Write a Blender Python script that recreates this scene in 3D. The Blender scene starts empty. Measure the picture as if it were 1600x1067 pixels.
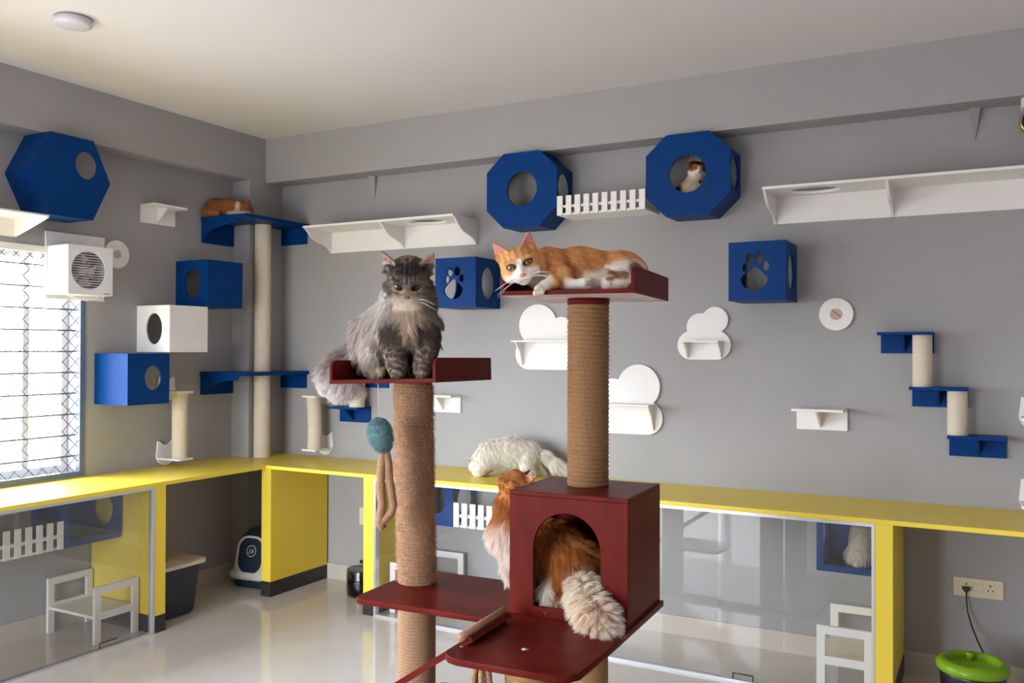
import bpy, bmesh, math, random
import numpy as np
from mathutils import Vector, Matrix, kdtree
from mathutils.geometry import tessellate_polygon

C = bpy.context.scene.collection
scene = bpy.context.scene
PI = math.pi

# ------------------------------------------------------------------ camera
cam_d = bpy.data.cameras.new('camera')
cam_d.sensor_width = 36.0
cam_d.lens = 1381.7 / 1600 * 36.0
cam_d.clip_start = 0.05
cam = bpy.data.objects.new('camera', cam_d)
C.objects.link(cam)
_yaw, _pit, _rol = (math.radians(v) for v in (28.5406, 0.5033, 0.1886))
_F = Vector((-math.sin(_yaw) * math.cos(_pit), math.cos(_yaw) * math.cos(_pit), math.sin(_pit)))
_R0 = Vector((math.cos(_yaw), math.sin(_yaw), 0))
_U0 = _R0.cross(_F)
_R = _R0 * math.cos(_rol) + _U0 * math.sin(_rol)
_U = -_R0 * math.sin(_rol) + _U0 * math.cos(_rol)
_m = Matrix((_R, _U, -_F)).transposed().to_4x4()
_m.translation = Vector((4.3955, -4.5320, 1.5))
cam.matrix_world = _m
scene.camera = cam

# ------------------------------------------------------------------ light and exposure
scene.view_settings.view_transform = 'Standard'
scene.view_settings.look = 'None'
scene.view_settings.gamma = 1.0
scene.view_settings.use_curve_mapping = False
scene.view_settings.exposure = -0.42
scene.cycles.use_denoising = True
scene.cycles.max_bounces = 10
scene.cycles.diffuse_bounces = 6
scene.cycles.transparent_max_bounces = 24
scene.cycles.sample_clamp_indirect = 8.0

world = bpy.data.worlds.new('daylight')
scene.world = world
world.use_nodes = True
_bg = world.node_tree.nodes['Background']
_bg.inputs['Strength'].default_value = 38.0
_wn = world.node_tree
_tc = _wn.nodes.new('ShaderNodeTexCoord')
_sx = _wn.nodes.new('ShaderNodeSeparateXYZ')
_mr = _wn.nodes.new('ShaderNodeMapRange')          # overcast sky above the horizon, darker ground below
_mr.inputs['From Min'].default_value = -0.05
_mr.inputs['From Max'].default_value = 0.05
_mx = _wn.nodes.new('ShaderNodeMix')
_mx.data_type = 'RGBA'
_mx.inputs[6].default_value = (0.30, 0.305, 0.31, 1)
_mx.inputs[7].default_value = (0.89, 0.96, 1.04, 1)
_wn.links.new(_tc.outputs['Generated'], _sx.inputs['Vector'])
_wn.links.new(_sx.outputs['Z'], _mr.inputs['Value'])
_wn.links.new(_mr.outputs['Result'], _mx.inputs[0])
_wn.links.new(_mx.outputs[2], _bg.inputs['Color'])


def portal(name, loc, rot, sx, sy):
    l = bpy.data.lights.new(name, 'AREA')
    l.shape = 'RECTANGLE'
    l.size, l.size_y = sx, sy
    l.cycles.is_portal = True
    o = bpy.data.objects.new(name, l)
    o.location = loc
    o.rotation_euler = rot
    C.objects.link(o)


# sampling portals in the window openings (they steer daylight sampling, emit nothing themselves)
portal('window_portal', (-0.21, -3.29, 1.42), (0, -PI / 2, 0), 1.3, 3.9)
portal('rear_window_portal', (1.45, -6.22, 1.08), (PI / 2, 0, 0), 2.2, 2.05)


# ------------------------------------------------------------------ materials
def lin(r, g, b):
    f = lambda c: c / 12.92 if c <= 0.04045 else ((c + 0.055) / 1.055) ** 2.4
    return (f(r / 255), f(g / 255), f(b / 255))


def mat(name, col, rough=0.5, spec=0.5, metal=0.0, nscale=0, namt=0.0, bscale=0, bstr=0.0, stretch=(1, 1, 1), coat=0.0):
    m = bpy.data.materials.new(name)
    m.use_nodes = True
    nt = m.node_tree
    b = nt.nodes['Principled BSDF']
    b.inputs['Base Color'].default_value = (*col, 1)
    b.inputs['Roughness'].default_value = rough
    b.inputs['Specular IOR Level'].default_value = spec
    b.inputs['Metallic'].default_value = metal
    b.inputs['Coat Weight'].default_value = coat
    if nscale or bscale:
        tc = nt.nodes.new('ShaderNodeTexCoord')
        mp = nt.nodes.new('ShaderNodeMapping')
        mp.inputs['Scale'].default_value = stretch
        nt.links.new(tc.outputs['Object'], mp.inputs['Vector'])
    if nscale:
        n = nt.nodes.new('ShaderNodeTexNoise')
        n.inputs['Scale'].default_value = nscale
        n.inputs['Detail'].default_value = 4
        nt.links.new(mp.outputs['Vector'], n.inputs['Vector'])
        r = nt.nodes.new('ShaderNodeMapRange')
        r.inputs['From Min'].default_value = 0.25
        r.inputs['From Max'].default_value = 0.75
        r.inputs['To Min'].default_value = 1 - namt
        r.inputs['To Max'].default_value = 1 + namt
        nt.links.new(n.outputs['Fac'], r.inputs['Value'])
        mx = nt.nodes.new('ShaderNodeVectorMath')
        mx.operation = 'SCALE'
        mx.inputs[0].default_value = col
        nt.links.new(r.outputs['Result'], mx.inputs['Scale'])
        nt.links.new(mx.outputs['Vector'], b.inputs['Base Color'])
    if bscale:
        n2 = nt.nodes.new('ShaderNodeTexNoise')
        n2.inputs['Scale'].default_value = bscale
        n2.inputs['Detail'].default_value = 3
        nt.links.new(mp.outputs['Vector'], n2.inputs['Vector'])
        bp = nt.nodes.new('ShaderNodeBump')
        bp.inputs['Strength'].default_value = bstr
        bp.inputs['Distance'].default_value = 0.004
        nt.links.new(n2.outputs['Fac'], bp.inputs['Height'])
        nt.links.new(bp.outputs['Normal'], b.inputs['Normal'])
    return m


def glass_mat(name, tint, ior=1.5):
    m = bpy.data.materials.new(name)
    m.use_nodes = True
    nt = m.node_tree
    nt.nodes.remove(nt.nodes['Principled BSDF'])
    out = nt.nodes['Material Output']
    t = nt.nodes.new('ShaderNodeBsdfTransparent')
    t.inputs['Color'].default_value = (*tint, 1)
    g = nt.nodes.new('ShaderNodeBsdfGlossy')
    g.inputs['Roughness'].default_value = 0.0
    fr = nt.nodes.new('ShaderNodeFresnel')
    ge = nt.nodes.new('ShaderNodeNewGeometry')      # same reflectance on both faces of a thin pane
    mr = nt.nodes.new('ShaderNodeMapRange')
    mr.inputs['To Min'].default_value = ior
    mr.inputs['To Max'].default_value = 1 / ior
    nt.links.new(ge.outputs['Backfacing'], mr.inputs['Value'])
    nt.links.new(mr.outputs['Result'], fr.inputs['IOR'])
    mx = nt.nodes.new('ShaderNodeMixShader')
    nt.links.new(fr.outputs['Fac'], mx.inputs['Fac'])
    nt.links.new(t.outputs['BSDF'], mx.inputs[1])
    nt.links.new(g.outputs['BSDF'], mx.inputs[2])
    nt.links.new(mx.outputs['Shader'], out.inputs['Surface'])
    return m


def coat_mat(name, trans=0.25):
    m = bpy.data.materials.new(name)
    m.use_nodes = True
    nt = m.node_tree
    nt.nodes.remove(nt.nodes['Principled BSDF'])
    out = nt.nodes['Material Output']
    a = nt.nodes.new('ShaderNodeAttribute')
    a.attribute_name = 'coat'
    d = nt.nodes.new('ShaderNodeBsdfDiffuse')
    t = nt.nodes.new('ShaderNodeBsdfTranslucent')
    mx = nt.nodes.new('ShaderNodeMixShader')
    mx.inputs['Fac'].default_value = trans
    nt.links.new(a.outputs['Color'], d.inputs['Color'])
    nt.links.new(a.outputs['Color'], t.inputs['Color'])
    nt.links.new(d.outputs['BSDF'], mx.inputs[1])
    nt.links.new(t.outputs['BSDF'], mx.inputs[2])
    nt.links.new(mx.outputs['Shader'], out.inputs['Surface'])
    return m


M = {
    'wall': mat('grey_wall_paint', (0.338, 0.328, 0.330), 0.75, 0.3, nscale=3, namt=0.03, bscale=60, bstr=0.05),
    'ceiling': mat('ceiling_paint', (0.66, 0.62, 0.63), 0.8, 0.2, nscale=2, namt=0.02),
    'floor': mat('floor_tile', (0.58, 0.54, 0.51), 0.10, 0.5, nscale=5, namt=0.05),
    'skirt': mat('skirting_tile', (0.52, 0.46, 0.40), 0.3, 0.5, nscale=6, namt=0.05),
    'yellow': mat('yellow_laminate', (0.78, 0.59, 0.060), 0.35, 0.3, nscale=4, namt=0.03),
    'kick': mat('dark_plinth', (0.022, 0.016, 0.016), 0.45),
    'blue': mat('blue_paint', (0.0005, 0.036, 0.170), 0.42, 0.10, nscale=30, namt=0.10, bscale=120, bstr=0.06),
    'white': mat('white_paint', (0.79, 0.765, 0.745), 0.45, 0.4, nscale=8, namt=0.02),
    'red': mat('maroon_paint', (0.096, 0.0100, 0.0070), 0.34, 0.04, nscale=14, namt=0.25, bscale=90, bstr=0.10, stretch=(1, 1, 0.25)),
    'redpale': mat('worn_plywood', (0.60, 0.47, 0.45), 0.6, nscale=9, namt=0.3),
    'jute': mat('brown_sisal_rope', (0.245, 0.128, 0.064), 0.9, 0.1, nscale=330, namt=0.45, bscale=600, bstr=0.5),
    'jute_lit': mat('side_lit_sisal_rope', (0.320, 0.185, 0.110), 0.9, 0.1, nscale=330, namt=0.45, bscale=600, bstr=0.5),  # same brown rope made paler, side light on the left post painted in
    'jute2': mat('honey_sisal_rope', (0.330, 0.185, 0.080), 0.9, 0.1, nscale=330, namt=0.4, bscale=600, bstr=0.5),
    'cord': mat('toy_rope', (0.36, 0.205, 0.120), 0.9, 0.1, nscale=260, namt=0.5, bscale=400, bstr=0.9),
    'sisal': mat('pale_sisal_rope', (0.66, 0.57, 0.46), 0.9, 0.1, nscale=160, namt=0.12, bscale=400, bstr=0.3),
    'alu': mat('aluminium', (0.62, 0.62, 0.66), 0.35, 0.5, 0.7),
    'steel': mat('screw_steel', (0.5, 0.48, 0.46), 0.25, 0.5, 1.0),
    'mesh': mat('painted_wire', (0.055, 0.070, 0.105), 0.5),
    'frame': mat('window_frame', (0.10, 0.14, 0.24), 0.4),
    'glass': glass_mat('clear_glass', (0.992, 0.996, 0.994)),
    'fan': mat('fan_plastic', (0.78, 0.76, 0.78), 0.35),
    'fandark': mat('fan_grey', (0.42, 0.42, 0.47), 0.4),
    'navy': mat('navy_plastic', (0.020, 0.030, 0.060), 0.35),
    'lid': mat('beige_plastic', (0.62, 0.56, 0.46), 0.4),
    'offwhite': mat('offwhite_plastic', (0.66, 0.64, 0.60), 0.35),
    'smoke': glass_mat('smoked_plastic', (0.50, 0.52, 0.52), 1.45),
    'water': glass_mat('still_water', (0.42, 0.44, 0.44), 1.33),
    'black': mat('black_plastic', (0.008, 0.008, 0.009), 0.4),
    'lime': mat('lime_plastic', (0.150, 0.290, 0.008), 0.30, 0.3),
    'ivory': mat('ivory_plastic', (0.70, 0.62, 0.44), 0.35),
    'socketgrey': mat('socket_grey', (0.40, 0.35, 0.25), 0.4),
    'pink': mat('pink_sticker', (0.50, 0.34, 0.30), 0.6),
    'felt': mat('teal_felt', (0.150, 0.255, 0.275), 0.95, 0.1, nscale=120, namt=0.3, bscale=200, bstr=1.0),
    'string': mat('string', (0.55, 0.45, 0.38), 0.9),
    'coat': coat_mat('cat_coat', 0.15),
    'fur': coat_mat('cat_fur', 0.35),
    'iris_green': mat('green_iris', (0.150, 0.140, 0.035), 0.1, coat=1.0),
    'iris_amber': mat('amber_iris', (0.26, 0.165, 0.035), 0.1, coat=1.0),
    'pupil': mat('pupil', (0.003, 0.003, 0.003), 0.05, coat=1.0),
    'nose_pink': mat('pink_nose', (0.62, 0.23, 0.19), 0.4),
    'nose_brown': mat('brown_nose', (0.22, 0.10, 0.085), 0.4),
    'whisker': mat('whisker', (0.85, 0.82, 0.78), 0.5),
    'lamp': mat('lamp_diffuser', (0.56, 0.54, 0.60), 0.35),
    'gold': mat('gold_ring', (0.55, 0.42, 0.20), 0.3, 0.5, 0.8),
    'collar': mat('collar', (0.01, 0.012, 0.02), 0.5),
    'grey_plug': mat('dark_label', (0.12, 0.12, 0.13), 0.5),
    'logo': mat('pale_logo', (0.55, 0.60, 0.55), 0.5),
}


# ------------------------------------------------------------------ mesh helpers
class MB:
    def __init__(s):
        s.v, s.f, s.m, s.smooth = [], [], [], []

    def add(s, vs, fs, mi=0, smooth=False):
        o = len(s.v)
        s.v += [tuple(v) for v in vs]
        s.f += [tuple(i + o for i in f) for f in fs]
        s.m += [mi] * len(fs)
        s.smooth += [smooth] * len(fs)
        return s

    def box(s, x0, x1, y0, y1, z0, z1, mi=0):
        x0, x1 = min(x0, x1), max(x0, x1); y0, y1 = min(y0, y1), max(y0, y1); z0, z1 = min(z0, z1), max(z0, z1)
        vs = [(x0, y0, z0), (x1, y0, z0), (x1, y1, z0), (x0, y1, z0), (x0, y0, z1), (x1, y0, z1), (x1, y1, z1), (x0, y1, z1)]
        return s.add(vs, [(0, 3, 2, 1), (4, 5, 6, 7), (0, 1, 5, 4), (1, 2, 6, 5), (2, 3, 7, 6), (3, 0, 4, 7)], mi)

    def prism(s, outer, holes=(), org=(0, 0, 0), U=(1, 0, 0), V=(0, 0, 1), N=(0, 1, 0), t=0.01, mi=0, smooth=False):
        """2D outline with holes, mapped org+U*a+V*b, extruded t along N."""
        org, U, V, N = Vector(org), Vector(U), Vector(V), Vector(N)
        flip = U.cross(V).dot(N) > 0
        loops = [list(outer)] + [list(h) for h in holes]
        flat = [p for l in loops for p in l]
        tris = tessellate_polygon([[Vector((a, b, 0)) for a, b in l] for l in loops])
        n = len(flat)
        A = [org + U * a + V * b for a, b in flat]
        B = [p + N * t for p in A]
        fs = []
        for tr in tris:
            a, b, c = (flat[i] for i in tr)
            ccw = (b[0] - a[0]) * (c[1] - a[1]) - (b[1] - a[1]) * (c[0] - a[0]) > 0
            top = tr if ccw else tr[::-1]
            if not flip:
                top = top[::-1]
            fs.append(tuple(i + n for i in top))
            fs.append(tuple(top[::-1]))
        s.add(A + B, fs, mi)
        o = len(s.v) - 2 * n
        k = 0
        for li, l in enumerate(loops):
            area = sum(l[i][0] * l[(i + 1) % len(l)][1] - l[(i + 1) % len(l)][0] * l[i][1] for i in range(len(l)))
            rev = (area > 0) != (li == 0)
            if not flip:
                rev = not rev
            for i in range(len(l)):
                a, b = k + i, k + (i + 1) % len(l)
                q = (a + o, b + o, b + o + n, a + o + n)
                s.f.append(q[::-1] if rev else q)
                s.m.append(mi)
                s.smooth.append(smooth or len(l) > 14)
            k += len(l)
        return s

    def lathe(s, prof, c=(0, 0, 0), n=32, mi=0, axis=(0, 0, 1), smooth=True, sx=1.0, sy=1.0):
        """prof: list of (r, z)."""
        ax = Vector(axis).normalized()
        x = ax.orthogonal().normalized() if abs(ax.z) < 0.999 else Vector((1, 0, 0))
        y = ax.cross(x)
        c = Vector(c)
        vs, fs = [], []
        for r, z in prof:
            for j in range(n):
                a = 2 * PI * j / n
                vs.append(c + x * (r * sx * math.cos(a)) + y * (r * sy * math.sin(a)) + ax * z)
        for i in range(len(prof) - 1):
            for j in range(n):
                j2 = (j + 1) % n
                fs.append((i * n + j, i * n + j2, (i + 1) * n + j2, (i + 1) * n + j))
        if prof[0][0] > 1e-6:
            fs.append(tuple(range(n))[::-1])
        if prof[-1][0] > 1e-6:
            fs.append(tuple((len(prof) - 1) * n + j for j in range(n)))
        return s.add(vs, fs, mi, smooth)

    def tube(s, pts, r, n=8, mi=0, smooth=True):
        pts = [Vector(p) for p in pts]
        rs = r if isinstance(r, (list, tuple)) else [r] * len(pts)
        d0 = (pts[1] - pts[0]).normalized()
        x = d0.orthogonal().normalized()
        vs, fs = [], []
        for i, p in enumerate(pts):
            d = (pts[min(i + 1, len(pts) - 1)] - pts[max(i - 1, 0)]).normalized()
            x = (x - d * x.dot(d)).normalized()
            y = d.cross(x)
            for j in range(n):
                a = 2 * PI * j / n
                vs.append(p + (x * math.cos(a) + y * math.sin(a)) * rs[i])
        for i in range(len(pts) - 1):
            for j in range(n):
                j2 = (j + 1) % n
                fs.append((i * n + j, i * n + j2, (i + 1) * n + j2, (i + 1) * n + j))
        fs.append(tuple(range(n))[::-1])
        fs.append(tuple((len(pts) - 1) * n + j for j in range(n)))
        return s.add(vs, fs, mi, smooth)

    def rope(s, R, z0, z1, pitch, c=(0, 0, 0), n=40, rows=6, bend=None, mi=0):
        """a post wound with rope: a lathe whose radius follows a helix of round strands."""
        nz = max(8, int((z1 - z0) / pitch * rows))
        vs, fs = [], []
        for i in range(nz + 1):
            z = z0 + (z1 - z0) * i / nz
            bx, by = bend(z) if bend else (0, 0)
            for j in range(n):
                a = 2 * PI * j / n
                q = (z / pitch + j / n) % 1.0
                r = R + pitch * 0.42 * (math.sqrt(max(0.0, 1 - (2 * q - 1) ** 2)) - 1)
                vs.append((c[0] + bx + r * math.cos(a), c[1] + by + r * math.sin(a), c[2] + z))
        for i in range(nz):
            for j in range(n):
                j2 = (j + 1) % n
                fs.append((i * n + j, i * n + j2, (i + 1) * n + j2, (i + 1) * n + j))
        fs.append(tuple(range(n))[::-1])
        fs.append(tuple(nz * n + j for j in range(n)))
        return s.add(vs, fs, mi, True)

    def build(s, name, mats, parent=None, bevel=0.0, loc=None):
        me = bpy.data.meshes.new(name)
        vs = s.v if loc is None else [(v[0] - loc[0], v[1] - loc[1], v[2] - loc[2]) for v in s.v]
        me.from_pydata(vs, [], s.f)
        for mm in (mats if isinstance(mats, (list, tuple)) else [mats]):
            me.materials.append(M[mm])
        me.polygons.foreach_set('material_index', s.m)
        me.polygons.foreach_set('use_smooth', s.smooth)
        if bevel:
            bm = bmesh.new()
            bm.from_mesh(me)
            bmesh.ops.remove_doubles(bm, verts=bm.verts, dist=1e-6)
            es = [e for e in bm.edges if len(e.link_faces) == 2 and e.calc_face_angle(0) > 0.6]
            bmesh.ops.bevel(bm, geom=es, offset=bevel, segments=2, profile=0.5, affect='EDGES')
            bm.to_mesh(me)
            bm.free()
        me.update()
        o = bpy.data.objects.new(name, me)
        C.objects.link(o)
        if loc is not None:
            o.location = loc
        if parent is not None:
            o.parent = parent
        return o


def tag(o, label, cat, group=None, kind=None):
    o['label'] = label
    o['category'] = cat
    if group:
        o['group'] = group
    if kind:
        o['kind'] = kind
    return o


def thing(name, label, cat, loc=(0, 0, 0), rotz=0.0, group=None):
    o = bpy.data.objects.new(name, None)
    o.empty_display_size = 0.05
    C.objects.link(o)
    o.location = loc
    o.rotation_euler = (0, 0, rotz)
    return tag(o, label, cat, group)


def struct(name, mb, m, parent=None, bevel=0.0):
    o = mb.build(name, m, parent, bevel)
    if parent is None:
        o['kind'] = 'structure'
    return o


def ellipse(cx, cy, rx, ry, n=36):
    return [(cx + rx * math.cos(2 * PI * i / n), cy + ry * math.sin(2 * PI * i / n)) for i in range(n)]


def rrect(x0, x1, y0, y1, r, n=6, corners=(1, 1, 1, 1)):
    out = []
    for k, (cx, cy, a0) in enumerate(((x1 - r, y0 + r, -PI / 2), (x1 - r, y1 - r, 0), (x0 + r, y1 - r, PI / 2), (x0 + r, y0 + r, PI))):
        if corners[k]:
            out += [(cx + r * math.cos(a0 + PI / 2 * i / n), cy + r * math.sin(a0 + PI / 2 * i / n)) for i in range(n + 1)]
        else:
            out.append(((x1, y0), (x1, y1), (x0, y1), (x0, y0))[k])
    return out


def star_outline(inside, cx, cy, rmax, n=120):
    out = []
    for i in range(n):
        a = 2 * PI * i / n
        lo, hi = 0.0, rmax
        # outermost inside radius
        r = rmax
        while r > 0 and not inside(cx + r * math.cos(a), cy + r * math.sin(a)):
            r -= rmax / 120
        lo, hi = r, min(rmax, r + rmax / 120)
        for _ in range(10):
            m_ = (lo + hi) / 2
            if inside(cx + m_ * math.cos(a), cy + m_ * math.sin(a)):
                lo = m_
            else:
                hi = m_
        out.append((cx + lo * math.cos(a), cy + lo * math.sin(a)))
    return out


# ------------------------------------------------------------------ the room
LX, BY, HC = 6.4, -6.2, 2.889
struct('floor', MB().box(-0.2, LX + 0.2, BY - 0.2, 0.2, -0.1, 0.0), 'floor')
struct('ceiling', MB().box(-0.2, LX + 0.2, BY - 0.2, 0.2, HC, HC + 0.1), 'ceiling')
struct('wall_back', MB().box(-0.2, LX + 0.2, 0, 0.2, 0, HC), 'wall')
struct('wall_left', MB().prism([(BY, 0), (0, 0), (0, HC), (BY, HC)], [[(-5.20, 0.80), (-1.376, 0.80), (-1.376, 2.035), (-5.20, 2.035)]],
       (0, 0, 0), (0, 1, 0), (0, 0, 1), (-1, 0, 0), 0.2), 'wall')
struct('wall_right', MB().box(LX, LX + 0.2, BY, 0, 0, HC), 'ceiling')
struct('wall_rear', MB().prism([(-0.2, 0), (LX + 0.2, 0), (LX + 0.2, HC), (-0.2, HC)], [[(0.35, 0.04), (2.55, 0.04), (2.55, 2.1), (0.35, 2.1)]],
       (0, BY, 0), (1, 0, 0), (0, 0, 1), (0, -1, 0), 0.2), 'wall')
BX, BD, BZ = 0.151, 0.161, 2.597
struct('trim_1', MB().box(0, LX, -BD, 0, BZ, HC), 'wall')
struct('trim_2', MB().box(0, BX, BY, -BD, BZ, HC), 'wall')
struct('trim_3', MB().box(0, BX, -0.303, 0, 0, BZ), 'wall')
for i, x in enumerate((0.930, 4.325)):      # plaster wedges under the beam
    w = MB()
    w.add([(x - 0.022, -0.045, BZ), (x + 0.022, -0.03, BZ), (x + 0.022, 0, BZ), (x - 0.022, 0, BZ), (x, 0, BZ - 0.15)],
          [(0, 3, 2, 1), (0, 1, 4), (1, 2, 4), (2, 3, 4), (3, 0, 4)])
    struct('trim_%d' % (4 + i), w, 'wall')
struct('baseboard_back', MB().box(BX, LX, -0.012, 0, 0, 0.100), 'skirt')
struct('baseboard_left', MB().box(0, 0.012, BY, -0.303, 0, 0.100), 'skirt')
struct('baseboard_right', MB().box(LX - 0.012, LX, BY, 0, 0, 0.100), 'skirt')

# window in the left wall: dark frame with chain-link mesh, bars and mullions behind it
w = MB()
w.box(-0.03, 0.004, -1.376 - 0.030, -1.376, 0.80, 2.035)
w.box(-0.03, 0.004, -5.20, -5.17, 0.80, 2.035)
w.box(-0.03, 0.004, -5.17, -1.406, 0.80, 0.826)
window = struct('window_1', w, 'frame')
struct('top_rail', MB().box(-0.03, 0.006, -5.17, -1.406, 2.000, 2.035), 'white', window)
w = MB()
Y0, Y1, Z0, Z1, P = -5.17, -1.406, 0.826, 2.0, 0.0375
k0 = int(math.floor((Y0 - Z1) / (2 * P))) - 1
k1 = int(math.ceil((Y1 + Z1) / (2 * P))) + 1
for k in range(k0 * 2, k1 * 2 + 60):
    for sg in (1, -1):
        # wire y = c + sg*z
        c = k * 2 * P
        za, zb = Z0, Z1
        ya, yb = c + sg * za, c + sg * zb
        if sg > 0:
            za = max(za, Y0 - c); zb = min(zb, Y1 - c)
        else:
            za = max(za, c - Y1); zb = min(zb, c - Y0)
        if zb - za < 0.01:
            continue
        w.tube([(-0.012 + 0.003 * sg, c + sg * za, za), (-0.012 + 0.003 * sg, c + sg * zb, zb)], 0.0020, 5)
struct('wire_mesh', w, 'mesh', window)
w = MB()
for i in range(10):
    z = 0.905 + 0.115 * i
    w.tube([(-0.06, -5.18, z), (-0.06, -1.38, z)], 0.0046, 6)
struct('bar', w, 'mesh', window)
w = MB()
w.box(-0.19, -0.15, -5.20, -1.376, 0.80, 0.85)
w.box(-0.19, -0.15, -5.20, -1.376, 1.985, 2.035)
for y in (-1.376, -1.60, -2.42, -3.22, -4.02, -5.165):
    w.box(-0.19, -0.15, y - 0.035, y, 0.8501, 1.9849)
struct('sash_frame', w, 'white', window)
struct('pane', MB().box(-0.172, -0.168, -5.20, -1.376, 0.80, 2.035), 'glass', window)
w = MB()
for x0, x1 in ((0.35, 0.41), (1.07, 1.13), (1.78, 1.84), (2.49, 2.55)):
    w.box(x0, x1, BY - 0.12, BY - 0.06, 0.10, 2.04)
w.box(0.35, 2.55, BY - 0.12, BY - 0.06, 0.04, 0.10)
w.box(0.35, 2.55, BY - 0.12, BY - 0.06, 2.04, 2.1)
struct('door_1', w, 'white')

# ------------------------------------------------------------------ yellow counter
CT, CD, CL, TK = 0.7916, 0.5313, 0.5267, 0.021
ct = MB().prism([(0, -5.6), (CL, -5.6), (CL, -CD), (6.0, -CD), (6.0, 0), (BX, 0), (BX, -0.303), (0, -0.303)], [], (0, 0, CT - TK), (1, 0, 0), (0, 1, 0), (0, 0, 1), TK)
tag(ct.build('countertop', 'yellow', None, 0.002), 'long yellow L-shaped countertop running along both grey walls', 'countertop')


def support(label, x0, x1, y0, y1):
    t = thing('counter_support_panel', label, 'panel', ((x0 + x1) / 2, (y0 + y1) / 2, 0), 0, 'yellow panels holding up the counter')
    cx, cy = (x0 + x1) / 2, (y0 + y1) / 2
    MB().box(x0 - cx, x1 - cx, y0 - cy, y1 - cy, 0.090, CT - TK).build('board', 'yellow', t, 0.001)
    pl = MB().box(x0 - cx - 0.001, x1 - cx + 0.001, y0 - cy - 0.001, y1 - cy + 0.001, 0, 0.090).build('plinth', 'kick', t)
    pl['label'] = 'dark brown plinth'


support('yellow counter panel with dark foot beside the hooded litter box', 0.4897, 0.565, -CD + 0.002, -0.013)
support('yellow counter panel behind the grey cat\'s scratching post', 1.2655, 1.3376, -CD + 0.002, -0.013)
support('yellow counter panel beside the wall socket and lime bin', 3.9588, 4.0285, -CD + 0.002, -0.013)
support('yellow counter panel between the glass front and the open litter bin', 0.013, CL - 0.002, -1.3345, -1.2668)

# glass fronts with aluminium tracks
t = thing('glass_front_frame', 'aluminium track frame of the glass front below the back counter', 'frame', (0, 0, 0))
MB().box(1.3386, 3.9578, -0.530, -0.498, 0, 0.012).build('bottom_track', 'alu', t)
MB().box(1.3386, 3.9578, -0.530, -0.498, CT - TK - 0.014, CT - TK).build('top_track', 'alu', t)
MB().box(1.3386, 1.352, -0.530, -0.498, 0.012, CT - TK - 0.014).build('side_track', 'alu', t)
MB().box(3.945, 3.9578, -0.530, -0.498, 0.012, CT - TK - 0.014).build('side_track', 'alu', t)
t = thing('glass_front_frame', 'aluminium track frame of the glass front below the window', 'frame', (0, 0, 0))
MB().box(0.496, 0.5255, -5.55, -1.3355, 0, 0.012).build('bottom_track', 'alu', t)
MB().box(0.496, 0.5255, -5.55, -1.3355, CT - TK - 0.014, CT - TK).build('top_track', 'alu', t)
MB().box(0.496, 0.5255, -1.350, -1.3355, 0.012, CT - TK - 0.014).build('side_track', 'alu', t)


def pane(label, x0, x1, y0, y1, latch=None):
    o = tag(MB().box(x0, x1, y0, y1, 0.012, CT - TK - 0.014).build('sliding_glass_pane', 'glass'), label, 'glass pane', 'sliding glass panes under the counter')
    if latch:
        l = MB()
        for (a, b) in latch:
            l.tube([a, b], 0.003, 6)
        l.build('latch', 'black', o)


pane('clear sliding glass pane behind the brown scratching post', 1.353, 1.955, -0.524, -0.518)
pane('clear sliding glass pane behind the maroon cat house', 1.944, 3.300, -0.510, -0.504)
pane('clear sliding glass pane in front of the white cat in its blue box', 3.289, 3.944, -0.524, -0.518,
     [((3.36, -0.527, 0.016), (3.36, -0.527, 0.040)), ((3.36, -0.527, 0.040), (3.45, -0.527, 0.040)), ((3.45, -0.527, 0.040), (3.45, -0.527, 0.016))])
pane('clear sliding glass pane below the window, nearest the camera edge', 0.517, 0.523, -5.54, -1.43,
     [((0.526, -1.66, 0.014), (0.526, -1.66, 0.042)), ((0.526, -1.66, 0.042), (0.526, -1.56, 0.042))])
pane('clear sliding glass pane below the window, beside the yellow panel', 0.502, 0.508, -2.75, -1.351)


# ------------------------------------------------------------------ blue and white wall boxes
def ngon_shell(parent, pts, depth, front_holes, side_holes, m, U, N, org, skip=(), t=0.012):
    """Open-backed box: pts outline (a,b) in wall plane, front at depth along N, sides as separate plates."""
    U, N, org = Vector(U), Vector(N), Vector(org)
    Vz = Vector((0, 0, 1))
    MB().prism(pts, front_holes, org + N * (depth - t), U, Vz, N, t).build('front_panel', m, parent)
    n = len(pts)
    area = sum(pts[i][0] * pts[(i + 1) % n][1] - pts[(i + 1) % n][0] * pts[i][1] for i in range(n))
    for i in range(n):
        if i in skip:
            continue
        a, b = pts[i], pts[(i + 1) % n]
        d = Vector((b[0] - a[0], b[1] - a[1]))
        L = d.length
        d.normalize()
        nn = Vector((-d.y, d.x)) if area > 0 else Vector((d.y, -d.x))    # inward
        U3 = U * d.x + Vz * d.y
        N3 = U * nn.x + Vz * nn.y
        P0 = org + U * a[0] + Vz * a[1]
        hs = [[(L / 2 + p, q) for p, q in side_holes[i]]] if i in side_holes else []
        k = 0.001
        MB().prism([(k, 0.0), (L - k, 0.0), (L - k, depth - t), (k, depth - t)], hs, P0, U3, N, N3, t).build('side_panel', m, parent)


def wall_box(name, label, cat, org, U, N, pts, depth, fh, sh, m, group, skip=()):
    t = thing(name, label, cat, org, 0, group)
    ngon_shell(t, pts, depth, fh, sh, m, U, N, (0, 0, 0), skip)
    return t


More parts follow.
